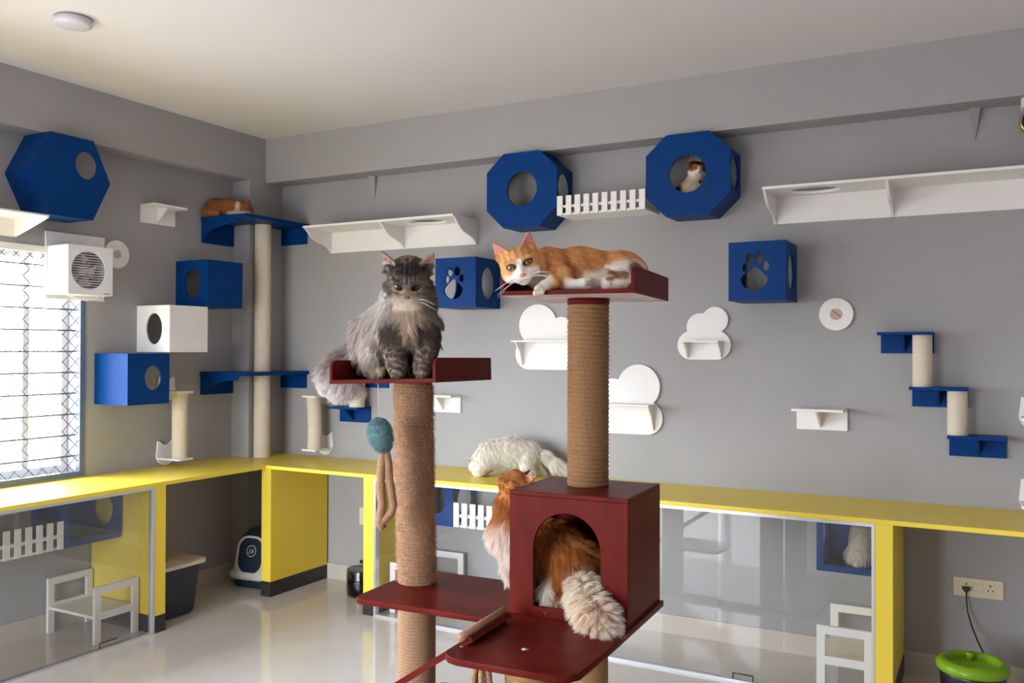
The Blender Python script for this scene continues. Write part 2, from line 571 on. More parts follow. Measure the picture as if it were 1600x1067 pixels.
XB = ((1, 0, 0), (0, -1, 0))      # on the back wall
YL = ((0, 1, 0), (1, 0, 0))       # on the left wall
octa = [(-0.111, -0.2085), (0.111, -0.2085), (0.2195, -0.105), (0.2195, 0.110), (0.111, 0.2085), (-0.111, 0.2085), (-0.2195, 0.110), (-0.2195, -0.105)]
oh = [(a, b - 0.105) for a, b in ellipse(0, 0.105, 0.083, 0.077)]
oval = [(p, 0.110 + q) for p, q in ellipse(0, 0, 0.080, 0.076)]
wall_box('octagon_cat_box', 'empty blue octagonal cat box above the lying orange cat, left end of picket bridge', 'cat box', (2.0955, 0, 2.3865), *XB, octa, 0.205,
         [ellipse(0.004, 0.004, 0.094, 0.096)], {2: oval, 6: oval}, 'blue', 'blue octagonal boxes')
wall_box('octagon_cat_box', 'blue octagonal cat box with the calico cat inside, right end of picket bridge', 'cat box', (3.0408, 0, 2.3865), *XB, octa, 0.197,
         [ellipse(0.0, 0.004, 0.095, 0.096)], {2: oval, 6: oval}, 'blue', 'blue octagonal boxes')
hexa = [(-0.122, -0.2105), (0.122, -0.2105), (0.225, 0), (0.122, 0.2105), (-0.122, 0.2105), (-0.225, 0)]
wall_box('hexagon_cat_box', 'large blue hexagonal cat box with one round hole, above the wall fan', 'cat box', (0, -1.610, 2.384), *YL, hexa, 0.215,
         [ellipse(0.082, 0.074, 0.063, 0.072)], {}, 'blue', None, (1, 2))

sq = [(-0.135, -0.1415), (0.135, -0.1415), (0.135, 0.1415), (-0.135, 0.1415)]


def paw(dx):
    pad = []
    for i in range(40):
        a = 2 * PI * i / 40 - PI / 2
        x, z = math.cos(a), math.sin(a)
        wdt = 0.064 * (1 - 0.62 * max(0, z) ** 1.1)
        pad.append((dx - 0.013 + x * wdt, -0.036 + z * 0.058))
    toes = [(-0.054, 0.018, 0.015, 0.022), (-0.035, 0.060, 0.019, 0.0245), (0.012, 0.063, 0.020, 0.027), (0.042, 0.023, 0.015, 0.023)]
    return [pad] + [ellipse(dx + a, b, c, d, 24) for a, b, c, d in toes]


ov2 = [(p, 0.137 + q) for p, q in ellipse(0, 0, 0.092, 0.076)]
wall_box('paw_cat_box', 'blue cube cat box with paw cutout between the two front cats', 'cat box', (1.716, 0, 1.878), *XB, sq, 0.283, paw(0), {1: ov2, 3: ov2}, 'blue', 'blue paw boxes')
wall_box('paw_cat_box', 'blue cube cat box with paw cutout below the right octagon', 'cat box', (3.406, 0, 1.878), *XB, sq, 0.272, paw(0), {1: ov2, 3: ov2}, 'blue', 'blue paw boxes')
sq3 = [(-0.1385, -0.142), (0.1385, -0.142), (0.1385, 0.1405), (-0.1385, 0.1405)]
ov3 = [(p, 0.145 + q) for p, q in ellipse(0, 0, 0.090, 0.068)]
fh3 = [ellipse(0.030, 0.005, 0.058, 0.069)]
wall_box('cube_cat_box', 'lowest blue cube cat box of the left wall staircase, beside the window', 'cat box', (0, -1.1775, 1.329), *YL, sq3, 0.276, fh3, {}, 'blue', 'cube boxes stepping up the left wall', (1,))
wall_box('cube_cat_box', 'white cube cat box in the middle of the left wall staircase', 'cat box', (0, -0.9010, 1.6125), *YL, [(a, b * 0.955) for a, b in sq3], 0.276, [], {3: ov3}, 'white', 'cube boxes stepping up the left wall', (1,))
wall_box('cube_cat_box', 'topmost blue cube cat box of the left wall staircase, below the corner shelf', 'cat box', (0, -0.6235, 1.891), *YL, sq3, 0.276, [], {3: ov3}, 'blue', 'cube boxes stepping up the left wall', (1,))


# under-counter boxes and picket bridges
def open_box(label, org, U, N, W, H, depth, cat_hole=None, side_hole=True, back=False):
    t = thing('undercounter_cat_box', label, 'cat box', org, 0, 'blue boxes under the counter')
    pts = [(0, 0), (W, 0), (W, H), (0, H)]
    e = 0.030
    fh = [cat_hole] if cat_hole else [[(e, e), (W - e, e), (W - e, H - 0.012), (e, H - 0.012)]]
    ov = [(p, depth / 2 + q) for p, q in ellipse(0, 0, 0.085, 0.085)]
    ngon_shell(t, pts, depth, fh, {1: ov, 3: ov} if side_hole else {}, 'blue', U, N, (0, 0, 0))
    if back:
        MB().prism([(0.013, 0.013), (W - 0.013, 0.013), (W - 0.013, H - 0.013), (0.013, H - 0.013)], [], Vector(N) * 0.001, U, (0, 0, 1), N, 0.006).build('back_panel', 'blue', t)
    return t


def cathead(cx, cz, r, ear=1.35):
    def inside(x, z):
        x -= cx; z -= cz
        if x * x + z * z * 1.12 < r * r:
            return True
        for s in (-1, 1):
            xx = x * s
            # triangle ear
            ax, az, bx, bz, tx, tz = 0.08 * r, 0.80 * r, 0.98 * r, 0.15 * r, 0.86 * r, ear * r
            d1 = (bx - ax) * (z - az) - (bz - az) * (xx - ax)
            d2 = (tx - bx) * (z - bz) - (tz - bz) * (xx - bx)
            d3 = (ax - tx) * (z - tz) - (az - tz) * (xx - tx)
            if (d1 >= 0) == (d2 >= 0) == (d3 >= 0) and (d1 >= 0) == (d3 >= 0):
                return True
        return False
    return star_outline(inside, cx, cz, r * 1.8, 96)


open_box('blue box under the counter with cat-head cutout, behind the tall scratching post', (1.425, 0, 0.4905), *XB, 0.275, CT - TK - 0.4915, 0.275, cathead(0.145, 0.135, 0.078))
open_box('blue open-fronted box under the counter with the white cat in it', (3.680, 0, 0.4880), *XB, 0.272, CT - TK - 0.489, 0.275, None, True, True)
open_box('blue open-fronted box under the window counter behind glass', (0, -1.680, 0.4860), *YL, 0.330, CT - TK - 0.487, 0.275, None, True, True)


def bridge(label, org, U, N, L, n, h, depth, pw, m='white'):
    t = thing('picket_bridge', label, 'bridge', org, 0, 'white picket bridges')
    U, N = Vector(U), Vector(N)
    Z = Vector((0, 0, 1))
    MB().prism([(0, 0), (L, 0), (L, depth - 0.008), (0, depth - 0.008)], [], Z * 0.0, U, N, Z, 0.012).build('deck', m, t)
    MB().prism([(0, h * 0.40), (L, h * 0.40), (L, h * 0.53), (0, h * 0.53)], [], N * (depth - 0.016), U, Z, N, 0.008).build('rail', m, t)
    for i in range(n):
        a = i * (L - pw) / (n - 1)
        MB().prism([(a, 0), (a + pw, 0), (a + pw, h), (a, h)], [], N * (depth - 0.008), U, Z, N, 0.008).build('picket', m, t)


bridge('white picket-fence bridge hung between the two blue octagons', (2.318, 0, 2.226), *XB, 0.502, 10, 0.105, 0.207, 0.032)
bridge('white picket-fence bridge under the back counter beside the cat-head box', (1.703, 0, 0.492), *XB, 0.577, 11, 0.137, 0.272, 0.036)
bridge('white picket-fence bridge under the window counter', (0, -2.60, 0.485), *YL, 0.918, 17, 0.140, 0.272, 0.031)


# ------------------------------------------------------------------ white shelves
def gusset_profile(d, h):
    return [(0, 0), (0.016, 0), (0.030, 0.016), (0.052, 0.032), (0.085, h * 0.33), (0.125, h * 0.40), (0.165, h * 0.47), (0.200, h * 0.60), (0.228, h * 0.76), (d - 0.028, h * 0.92), (d - 0.012, h), (0, h)]


def long_shelf(label, org, U, N, L, h, depth, hole, gus, thick=0.014, straight=False):
    t = thing('long_wall_shelf', label, 'shelf', org, 0, 'long white shelves with curved brackets')
    U, N = Vector(U), Vector(N)
    Z = Vector((0, 0, 1))
    hs = [ellipse(hole[0], hole[1], hole[2], hole[3])] if hole else []
    MB().prism([(0, 0), (L, 0), (L, depth), (0, depth)], hs, Z * (h - thick), U, N, Z, thick).build('board', 'white', t, 0.002)
    MB().prism([(0.001, 0), (L - 0.001, 0), (L - 0.001, h - thick), (0.001, h - thick)], [], (0, 0, 0), U, Z, N, 0.014).build('back_plate', 'white', t)
    pr = gusset_profile(depth, h - thick) if not straight else [(0, 0), (0.014, 0), (depth - 0.004, h - thick - 0.004), (depth - 0.004, h - thick), (0, h - thick)]
    for g in gus:
        MB().prism([(max(a, 0.014), b) for a, b in pr[1:-1]] + [(0.014, h - thick), (0.014, 0)], [], U * (g - 0.006), N, Z, U, 0.012).build('bracket', 'white', t)


long_shelf('long white shelf with oval hole above the grey cat', (0.580, 0, 2.124), *XB, 1.117, 0.148, 0.280, (0.85, 0.14, 0.118, 0.085), (0.006, 0.590, 1.111))
long_shelf('long white shelf with oval hole at right, right of the octagons', (3.431, 0, 2.130), *XB, 1.55, 0.147, 0.275, (0.215, 0.14, 0.118, 0.085), (0.006, 0.548, 1.544))
long_shelf('white shelf above the window, cut off by the picture edge', (0, -2.95, 2.066), *YL, 1.173, 0.094, 0.280, None, (0.006, 1.167), 0.010, True)


def small_shelf(label, org, U, N, W, H, depth, gx):
    t = thing('small_wall_shelf', label, 'shelf', org, 0, 'small white step shelves')
    U, N = Vector(U), Vector(N)
    Z = Vector((0, 0, 1))
    MB().prism([(0, 0), (W, 0), (W, depth), (0, depth)], [], Z * (H - 0.012), U, N, Z, 0.012).build('board', 'white', t, 0.001)
    MB().prism([(0, 0), (W, 0), (W, H - 0.012), (0, H - 0.012)], [], (0, 0, 0), U, Z, N, 0.012).build('back_plate', 'white', t)
    MB().prism([(0.012, 0.012), (0.012, H - 0.012), (depth - 0.02, H - 0.012)], [], U * (gx - 0.005), N, Z, U, 0.010).build('bracket', 'white', t)


small_shelf('small white step shelf on the back wall right of the clouds', (3.542, 0, 1.111), *XB, 0.237, 0.108, 0.150, 0.112)
small_shelf('small white step shelf on the back wall beside the tall scratching post', (1.345, 0, 1.117), *XB, 0.241, 0.108, 0.120, 0.118)
small_shelf('small white step shelf on the left wall beside the hexagon box', (0, -1.022, 2.238), *YL, 0.242, 0.108, 0.120, 0.115)


# cloud shelves
def cloud(label, org, circles, body, rb, shelf, gus):
    t = thing('cloud_shelf', label, 'shelf', org, 0, 'white cloud shelves')
    x0, x1, z0, z1 = body

    def inside(x, z):
        for cx, cz, r in circles:
            if (x - cx) ** 2 + (z - cz) ** 2 < r * r:
                return True
        if x0 <= x <= x1 and z0 <= z <= z1:
            dx = max(x0 + rb - x, x - (x1 - rb), 0)
            dz = max(z0 + rb - z, z - (z1 - rb), 0)
            return dx * dx + dz * dz < rb * rb
        return False
    out = star_outline(inside, (x0 + x1) / 2, (z0 + z1) / 2 + 0.03, 0.6, 150)
    MB().prism(out, [], (0, -0.014, 0), (1, 0, 0), (0, 0, 1), (0, 1, 0), 0.0135).build('cloud_back', 'white', t)
    a, b, z, d, drop = shelf
    MB().box(a, b, -0.014 - d, -0.014, z - 0.008, z).build('ledge', 'white', t)
    for g in gus:
        MB().prism([(0, -drop), (0.012, -drop), (0.03, -drop * 0.72), (0.045, -drop * 0.45), (d * 0.75, -drop * 0.22), (d - 0.004, -0.008), (0, -0.008)], [], (g - 0.004, -0.014, z), (0, -1, 0), (0, 0, 1), (1, 0, 0), 0.008).build('bracket', 'white', t)


cloud('large white cloud shelf left of the right-hand post', (2.105, 0, 1.384), [(0, 0.254, 0.120), (0.150, 0.215, 0.085)], (-0.143, 0.305, 0, 0.180), 0.088, (-0.120, 0.280, 0.166, 0.10, 0.14), (-0.095, 0.255))
cloud('large white cloud shelf right of the right-hand post, above the yellow counter', (2.715, 0, 1.043), [(0, 0.257, 0.120), (-0.150, 0.215, 0.085)], (-0.310, 0.135, 0, 0.180), 0.088, (-0.280, 0.092, 0.166, 0.10, 0.14), (-0.26, 0.086))
cloud('small white cloud shelf below and left of the paw box', (3.074, 0, 1.449), [(0.058, 0.206, 0.068), (-0.020, 0.170, 0.072)], (-0.141, 0.140, 0, 0.150), 0.074, (-0.092, 0.098, 0.098, 0.09, 0.088), (-0.086, 0.092))


# round white discs
def disc(label, org, U, N, r, sticker):
    t = thing('wall_disc', label, 'disc', org, 0, 'round white wall discs')
    U, N = Vector(U), Vector(N)
    MB().prism(ellipse(0, 0, r, r, 48), [], (0, 0, 0), U, (0, 0, 1), N, 0.014).build('plate', 'white', t, 0.001)
    s = MB().prism(ellipse(0, 0, sticker[0], sticker[0] * 0.95, 30), [], N * 0.014, U, (0, 0, 1), N, 0.001)
    s = s.build('sticker', sticker[1], t)
    if sticker[1] == 'pink':
        MB().prism([(-0.021, 0.022), (-0.018, 0.024), (0.024, -0.013), (0.021, -0.016)], [], N * 0.015, U, (0, 0, 1), N, 0.0006).build('line_mark', 'grey_plug', s)


disc('round white wall disc with pink centre, right of the paw boxes', (3.727, 0, 1.675), *XB, 0.079, (0.029, 'pink'))
disc('round white wall disc half hidden behind the grey cat', (1.372, 0, 1.655), *XB, 0.077, (0.028, 'pink'))
disc('round white wall disc half hidden behind the wall fan', (0, -1.185, 2.033), *YL, 0.080, (0.026, 'fandark'))


# blue stair steps with sisal posts
def steps(name, label, org, boards, posts, depth, r):
    t = thing(name, label, 'cat stairs', org, 0, 'blue wall stairs with sisal posts')
    for x0, x1, z0, z1, gx in boards:
        MB().box(x0, x1, -depth, 0, z1 - 0.014, z1).build('board', 'blue', t, 0.001)
        MB().box(x0 + 0.004, x1 - 0.002, -0.012, 0, z0, z1 - 0.014).build('back_plate', 'blue', t)
        MB().prism([(0.012, z0 + 0.01), (0.012, z1 - 0.014), (depth - 0.03, z1 - 0.014)], [], (gx - 0.006, 0, 0), (0, -1, 0), (0, 0, 1), (1, 0, 0), 0.012).build('bracket', 'blue', t)
    for x, y, z0, z1 in posts:
        MB().rope(r, z0, z1, 0.0085, (x, y, 0), 28, 5).build('sisal_post', 'sisal', t)


steps('wall_stairs', 'three blue wall steps joined by sisal posts at right', (0, 0, 0),
      [(3.925, 4.159, 1.487, 1.585, 4.03), (4.060, 4.298, 1.240, 1.335, 4.175), (4.215, 4.450, 1.020, 1.122, 4.335)],
      [(4.112, -0.085, 1.335, 1.571), (4.255, -0.085, 1.122, 1.321)], 0.150, 0.0425)
steps('wall_stairs', 'two blue wall steps joined by a sisal post, behind the grey cat\'s tail', (0, 0, 0),
      [(0.660, 0.912, 1.028, 1.132, 0.775), (0.810, 1.052, 1.253, 1.356, 0.935)], [(0.866, -0.090, 1.132, 1.342)], 0.145, 0.050)


# cat-head scratchers: sisal post between two cat-head wall plates
def head_scratcher(label, org, U, N, h, off, r, bend=None):
    t = thing('cat_head_scratcher', label, 'scratching post', org, 0, 'white cat-head scratching posts')
    U, N = Vector(U), Vector(N)
    Z = Vector((0, 0, 1))
    for z in (0, h):
        MB().prism(cathead(0, 0, 0.066), [], Z * (z + 0.005), U, Z, N, 0.012).build('cat_head_plate', 'white', t)
        pts = rrect(-0.060, 0.060, 0.012, off + r + 0.012, 0.02, 5, (0, 1, 1, 0))
        MB().prism(pts, [], Z * (z - 0.019 if z == 0 else z - 0.006), U, N, Z, 0.012).build('ledge', 'white', t)
    p = N * off
    MB().rope(r, -0.007, h - 0.006, 0.0085, (p.x, p.y, 0), 28, 5, bend).build('sisal_post', 'sisal', t)


head_scratcher('white cat-head scratching post on the left wall below the cube boxes', (0, -0.836, 0.853), *YL, 0.385, 0.130, 0.047)
head_scratcher('white cat-head scratching post on the back wall beside the corner', (0.540, 0, 0.862), *XB, 0.330, 0.120, 0.047, lambda z: (0.010 * math.sin((z + 0.1) * 8), 0))
head_scratcher('white cat-head scratching post cut off by the right picture edge', (4.562, 0, 0.845), *XB, 0.362, 0.120, 0.047)

# corner climber: pole with two blue corner shelves
t = thing('corner_climber', 'tall pale sisal pole with two blue shelves in the room corner', 'cat climber', (0.212, -0.245, CT))
ox, oy, oz = 0.212, -0.245, CT


def cs(mb, name, m, bev=0):
    o = mb.build(name, m, t, bev, (ox, oy, oz))
    o.location = (0, 0, 0)
    return o


def polebend(z):
    return (0.006 * math.sin(z * 4.2), -0.006 * math.sin(z * 4.2))


cs(MB().rope(0.053, CT + 0.001, 2.305, 0.0085, (ox, oy, 0), 30, 5, lambda z: polebend(z - CT)), 'sisal_pole', 'sisal')
for z, dz in ((2.327, 0.160), (1.352, 0.146)):
    hole = [] if z > 2 else [[(ox + polebend(z - CT)[0] + 0.0535 * math.cos(2 * PI * i / 30), oy + polebend(z - CT)[1] + 0.0535 * math.sin(2 * PI * i / 30)) for i in range(30)]]
    cs(MB().prism([(0.001, -0.572), (0.395, -0.572), (0.395, -0.001), (BX + 0.001, -0.001), (BX + 0.001, -0.304), (0.001, -0.304)], hole, (0, 0, z - 0.022), (1, 0, 0), (0, 1, 0), (0, 0, 1), 0.022), 'shelf_board', 'blue', 0)
    cs(MB().box(0.001, 0.013, -0.567, -0.304, z - dz, z - 0.022), 'wall_plate', 'blue')
    cs(MB().box(0.153, 0.375, -0.013, -0.001, z - dz + 0.030, z - 0.022), 'wall_plate', 'blue')
    pr = [(0.013, z - dz)] + [(0.013 + 0.290 * (1 - math.cos(a)), z - dz + (dz - 0.050) * math.sin(a)) for a in (0.15, 0.4, 0.65, 0.9, 1.15, 1.4, 1.57)] + [(0.330, z - 0.022), (0.013, z - 0.022)]
    cs(MB().prism(pr, [], (0, -0.567, 0), (1, 0, 0), (0, 0, 1), (0, 1, 0), 0.014), 'bracket', 'blue')

# ------------------------------------------------------------------ fan on the left wall
t = thing('wall_fan', 'white square ventilation fan on the left wall at the window corner', 'fan', (0, -1.480, 1.910))
MB().box(0, 0.014, -0.136, 0.212, -0.150, 0.207).build('mount_plate', 'white', t)
b = MB()
hole = ellipse(-0.012, 0.0, 0.100, 0.100, 40)
b.prism(rrect(-0.132, 0.133, -0.130, 0.130, 0.008, 3), [hole], (0.182, 0, 0), (0, 1, 0), (0, 0, 1), (1, 0, 0), 0.008)
for y0, y1, z0, z1 in ((-0.131, -0.123, -0.129, 0.129), (0.124, 0.132, -0.129, 0.129), (-0.123, 0.124, -0.129, -0.121), (-0.123, 0.124, 0.121, 0.129)):
    b.box(0.014, 0.182, y0, y1, z0, z1)
b.build('housing', 'fan', t, 0.0015)
g = MB()
for i in range(-7, 8):
    z = i * 0.0135
    hw = math.sqrt(max(0, 0.1005 ** 2 - z * z))
    g.box(0.183, 0.186, -0.012 - hw, -0.012 + hw, z - 0.0012, z + 0.0012)
g.build('front_grille', 'fan', t)
r = MB()
for k in range(5):
    a0 = 2 * PI * k / 5
    vs = []
    for q in (0.0, 0.5, 1.0):
        rr = 0.03 + 0.062 * q
        for s, xx in ((-0.30, 0.100), (0.30, 0.135)):
            a = a0 + s * (1 + 0.3 * q)
            vs.append((xx, -0.012 + rr * math.cos(a), rr * math.sin(a)))
    vs2 = [(x - 0.003, y, z) for x, y, z in vs]
    n = len(vs)
    fs = []
    for i in (0, 2):
        fs.append((i, i + 1, i + 3, i + 2))
        fs.append((n + i, n + i + 2, n + i + 3, n + i + 1))
    r.add(vs + vs2, fs)
r.build('fan_blades', 'fan', t)
MB().lathe([(0.034, 0), (0.034, 0.05), (0.026, 0.058), (0, 0.060)], (0.095, -0.012, 0), 28, 0, (1, 0, 0)).build('hub', 'fandark', t)
lg = MB()
for i, wd in enumerate((0.006, 0.004, 0.005, 0.004, 0.005, 0.004)):
    lg.box(0.190, 0.1906, 0.082 + i * 0.0065, 0.082 + i * 0.0065 + wd, -0.122, -0.116)
lg.build('maker_mark', 'grey_plug', t)
MB().tube([(0.150, -0.120, -0.130), (0.152, -0.08, -0.142), (0.155, -0.03, -0.156), (0.155, 0.005, -0.158), (0.154, 0.05, -0.148), (0.150, 0.090, -0.130)], 0.0035, 8).build('pull_cord', 'white', t)

# ceiling lamp
t = thing('ceiling_lamp', 'round white flush ceiling lamp above the window side', 'lamp', (0.992, -2.155, HC))
MB().lathe([(0.070, -0.004), (0.070, 0)], (0, 0, -0.001), 40).build('mount', 'grey_plug', t)
MB().lathe([(0, -0.036), (0.060, -0.0355), (0.0715, -0.032), (0.075, -0.026), (0.075, -0.005), (0, -0.005)], (0, 0, 0), 48).build('diffuser', 'lamp', t)

# sockets
def socket(label, x0, z0, w, h, big):
    t = thing('wall_socket', label, 'socket', (x0, 0, z0), 0, 'wall sockets')
    MB().prism(rrect(0, w, 0, h, 0.004, 3), [], (0, -0.010, 0), (1, 0, 0), (0, 0, 1), (0, 1, 0), 0.0099).build('face_plate', 'ivory', t, 0.001)
    if not big:
        return t
    for cx in (0.052, 0.148):
        m_ = MB().prism(rrect(cx - 0.020, cx + 0.020, 0.020, 0.066, 0.003, 3), [], (0, -0.013, 0), (1, 0, 0), (0, 0, 1), (0, 1, 0), 0.003).build('outlet', 'ivory', t)
        hh = MB()
        for a, b_, rx, rz in ((0, 0.014, 0.0035, 0.0055), (-0.009, -0.007, 0.003, 0.004), (0.009, -0.007, 0.003, 0.004)):
            hh.prism(ellipse(cx + a, 0.043 + b_, rx, rz, 12), [], (0, -0.0134, 0), (1, 0, 0), (0, 0, 1), (0, 1, 0), 0.0006)
        hh.build('pin_holes', 'black', m_)
    for cx in (0.088, 0.112):
        MB().prism(rrect(cx - 0.010, cx + 0.010, 0.022, 0.064, 0.002, 3), [], (0, -0.0135, 0), (1, 0, 0), (0, 0, 1), (0, 1, 0), 0.0035).build('rocker_switch', 'ivory', t, 0.0008)
        MB().box(cx - 0.005, cx + 0.005, -0.0141, -0.0135, 0.030, 0.033).build('switch_mark', 'socketgrey', t)
    return t


socket('ivory double wall socket with switches and a black plug in it', 4.236, 0.386, 0.200, 0.083, True)
socket('small ivory wall socket behind the yellow panel near the water fountain', 0.826, 0.375, 0.080, 0.110, False)
t = thing('power_cord', 'black plug and power cord hanging from the double socket', 'cord', (4.288, -0.013, 0.425))
MB().prism([(-0.017, 0.008), (0.017, 0.008), (0.017, 0.0), (0.006, -0.014), (-0.006, -0.014), (-0.017, 0.0)], [], (0, 0, 0), (1, 0, 0), (0, 0, 1), (0, -1, 0), 0.028).build('plug', 'black', t, 0.002)
MB().tube([(0, -0.015, -0.012), (0.001, -0.017, -0.05), (0.006, -0.03, -0.10), (0.025, -0.06, -0.16), (0.050, -0.12, -0.205), (0.072, -0.19, -0.23), (0.082, -0.26, -0.26), (0.080, -0.30, -0.34), (0.070, -0.315, -0.395)], 0.0032, 8).build('cable', 'black', t)

# security camera at the right edge
t = thing('ceiling_camera', 'white wall camera with round black lens at the right picture edge', 'camera', (4.550, -0.075, BZ))
MB().box(-0.046, 0.040, -0.060, 0.030, -0.045, 0).build('bracket', 'offwhite', t, 0.006)
MB().lathe([(0, 0), (0.048, 0.0), (0.054, 0.012), (0.054, 0.05), (0.045, 0.06), (0, 0.06)], (0, 0.02, -0.105), 32, 0, (0, -1, 0)).build('ring', 'gold', t)
MB().lathe([(0, 0), (0.045, 0.0), (0.040, 0.016), (0.022, 0.028), (0, 0.032)], (0, -0.041, -0.105), 32, 0, (0, -1, 0)).build('lens', 'black', t)


# ------------------------------------------------------------------ things on the floor under the counter
def loft(secs, n=7, mi=0):
    """secs: list of (z, x0, x1, y0, y1, r) rounded-rectangle sections."""
    mb = MB()
    vs, fs = [], []
    k = 4 * (n + 1)
    for z, x0, x1, y0, y1, r in secs:
        vs += [(a, b, z) for a, b in rrect(x0, x1, y0, y1, r, n)]
    for i in range(len(secs) - 1):
        for j in range(k):
            j2 = (j + 1) % k
            fs.append((i * k + j, i * k + j2, (i + 1) * k + j2, (i + 1) * k + j))
    fs.append(tuple(range(k))[::-1])
    fs.append(tuple((len(secs) - 1) * k + j for j in range(k)))
    return mb.add(vs, fs, mi, True)


def stool(label, loc, rotz, W, Dp):
    t = thing('step_stool', label, 'stool', loc, rotz, 'white step stools behind the glass')
    H, b, th = 0.287, 0.037, 0.018
    for y in (0, Dp - th):
        o = [(0, 0), (0, H), (W, H), (W, 0), (W - b, 0), (W - b, 0.118), (b, 0.118), (b, 0)]
        MB().prism(o, [[(b, 0.155), (W - b, 0.155), (W - b, H - b), (b, H - b)]], (0, y, 0), (1, 0, 0), (0, 0, 1), (0, 1, 0), th).build('side_frame', 'white', t, 0.002)
    MB().box(0.006, W - 0.006, th, Dp - th, 0.126, 0.140).build('seat', 'white', t)


stool('white open-framed step stool behind the left glass front', (0.022, -1.345, 0), -PI / 2, 0.262, 0.392)
stool('white open-framed step stool behind the glass, beside the tall scratching post', (1.378, -0.432, 0), 0, 0.256, 0.395)
stool('white open-framed step stool below the boxed white cat', (3.708, -0.440, 0), 0, 0.234, 0.395)

# open litter bin
t = thing('litter_bin', 'navy top-entry litter bin with beige ridged lid under the left counter', 'litter box', (0.262, -1.075, 0))
loft([(0, -0.125, 0.125, -0.110, 0.110, 0.05), (0.02, -0.148, 0.148, -0.135, 0.128, 0.05), (0.15, -0.155, 0.158, -0.14, 0.142, 0.05), (0.265, -0.160, 0.166, -0.145, 0.155, 0.05), (0.272, -0.166, 0.174, -0.150, 0.163, 0.05), (0.280, -0.166, 0.174, -0.150, 0.163, 0.05)]).build('bin', 'navy', t)
lo = MB()
lo.prism(rrect(-0.172, 0.192, -0.160, 0.176, 0.05, 8), [ellipse(-0.02, -0.05, 0.085, 0.080, 32)], (0, 0, 0.281), (1, 0, 0), (0, 1, 0), (0, 0, 1), 0.022)
lo.build('lid', 'lid', t, 0.004)
rd = MB()
for i in range(9):
    y = 0.045 + i * 0.0125
    rd.box(-0.14, 0.165, y, y + 0.006, 0.303, 0.306)
for i in range(6):
    x = 0.082 + i * 0.0135
    rd.box(x, x + 0.006, -0.135, 0.035, 0.303, 0.306)
rd.build('lid_ridges', 'lid', t)

# hooded litter box
t = thing('hooded_litter_box', 'white and navy hooded litter box with clear door, in the corner under the counter', 'litter box', (0.296, -0.285, 0), 0.12)
loft([(0, -0.145, 0.145, -0.150, 0.15, 0.07), (0.012, -0.155, 0.155, -0.165, 0.16, 0.07), (0.060, -0.160, 0.160, -0.170, 0.165, 0.07)]).build('tray', 'navy', t)
loft([(0.060, -0.175, 0.175, -0.195, 0.175, 0.08), (0.085, -0.178, 0.178, -0.198, 0.178, 0.08), (0.110, -0.155, 0.155, -0.170, 0.168, 0.07), (0.200, -0.146, 0.146, -0.155, 0.160, 0.07), (0.275, -0.132, 0.132, -0.135, 0.150, 0.07)]).build('hood', 'offwhite', t)
loft([(0.276, -0.134, 0.134, -0.137, 0.152, 0.07), (0.310, -0.126, 0.126, -0.125, 0.145, 0.07), (0.345, -0.095, 0.095, -0.085, 0.115, 0.06), (0.356, -0.06, 0.06, -0.05, 0.08, 0.04)]).build('top', 'navy', t)
d = MB()
dz = [(0.105, -0.176), (0.20, -0.164), (0.275, -0.146), (0.312, -0.130)]
arch = rrect(-0.092, 0.092, 0, 0.215, 0.07, 8)
d.prism(arch, [], (0, -0.179, 0.100), (1, 0, 0), (0, 0.19, 0.98), (0, 1, 0), 0.006)
dr = d.build('door', 'navy', t)
rim = MB()
rim.prism(rrect(-0.104, 0.104, -0.012, 0.227, 0.08, 8), [rrect(-0.092, 0.092, 0, 0.215, 0.07, 8)], (0, -0.186, 0.100), (1, 0, 0), (0, 0.19, 0.98), (0, 1, 0), 0.014)
rim.build('door_rim', 'offwhite', t)
lg = MB()
lg.prism(ellipse(0.004, 0.135, 0.036, 0.036, 32), [ellipse(0.004, 0.135, 0.031, 0.031, 32)], (0, -0.1815, 0.100), (1, 0, 0), (0, 0.19, 0.98), (0, -1, 0), 0.0015)
lg.prism([(-0.014, 0.118), (-0.006, 0.150), (-0.001, 0.150), (-0.007, 0.118)], [], (0, -0.1815, 0.100), (1, 0, 0), (0, 0.19, 0.98), (0, -1, 0), 0.0015)
lg.prism([(0.004, 0.120), (0.010, 0.146), (0.018, 0.146), (0.021, 0.130), (0.013, 0.120)], [], (0, -0.1815, 0.100), (1, 0, 0), (0, 0.19, 0.98), (0, -1, 0), 0.0015)
lg.build('door_emblem', 'logo', dr)

# water fountain
t = thing('water_fountain', 'smoky round pet water fountain with black spout beside the yellow panel', 'water fountain', (1.010, -0.205, 0))
MB().lathe([(0.092, 0), (0.098, 0.008), (0.100, 0.05), (0.098, 0.155), (0.095, 0.160), (0.092, 0.155), (0.093, 0.06), (0.09, 0.012), (0, 0.012)], (0, 0, 0), 40).build('bowl', 'smoke', t)
MB().lathe([(0, 0.013), (0.088, 0.013), (0.091, 0.03), (0.091, 0.085), (0, 0.085)], (0, 0, 0), 40).build('water', 'water', t)
MB().lathe([(0.060, 0.086), (0.064, 0.10), (0.064, 0.115), (0, 0.12)], (0, 0, 0), 30).build('filter_ring', 'black', t)
MB().tube([(0.02, 0.0, 0.11), (0.02, 0.0, 0.17), (0.015, 0.0, 0.192), (0.0, 0, 0.200), (-0.016, 0, 0.196)], [0.012, 0.011, 0.010, 0.010, 0.012], 10).build('spout', 'black', t)
MB().tube([(0.0, 0.08, 0.16), (-0.005, 0.12, 0.22), (0.0, 0.165, 0.30), (-0.01, 0.180, 0.375)], 0.0022, 6).build('cable', 'lime', t)

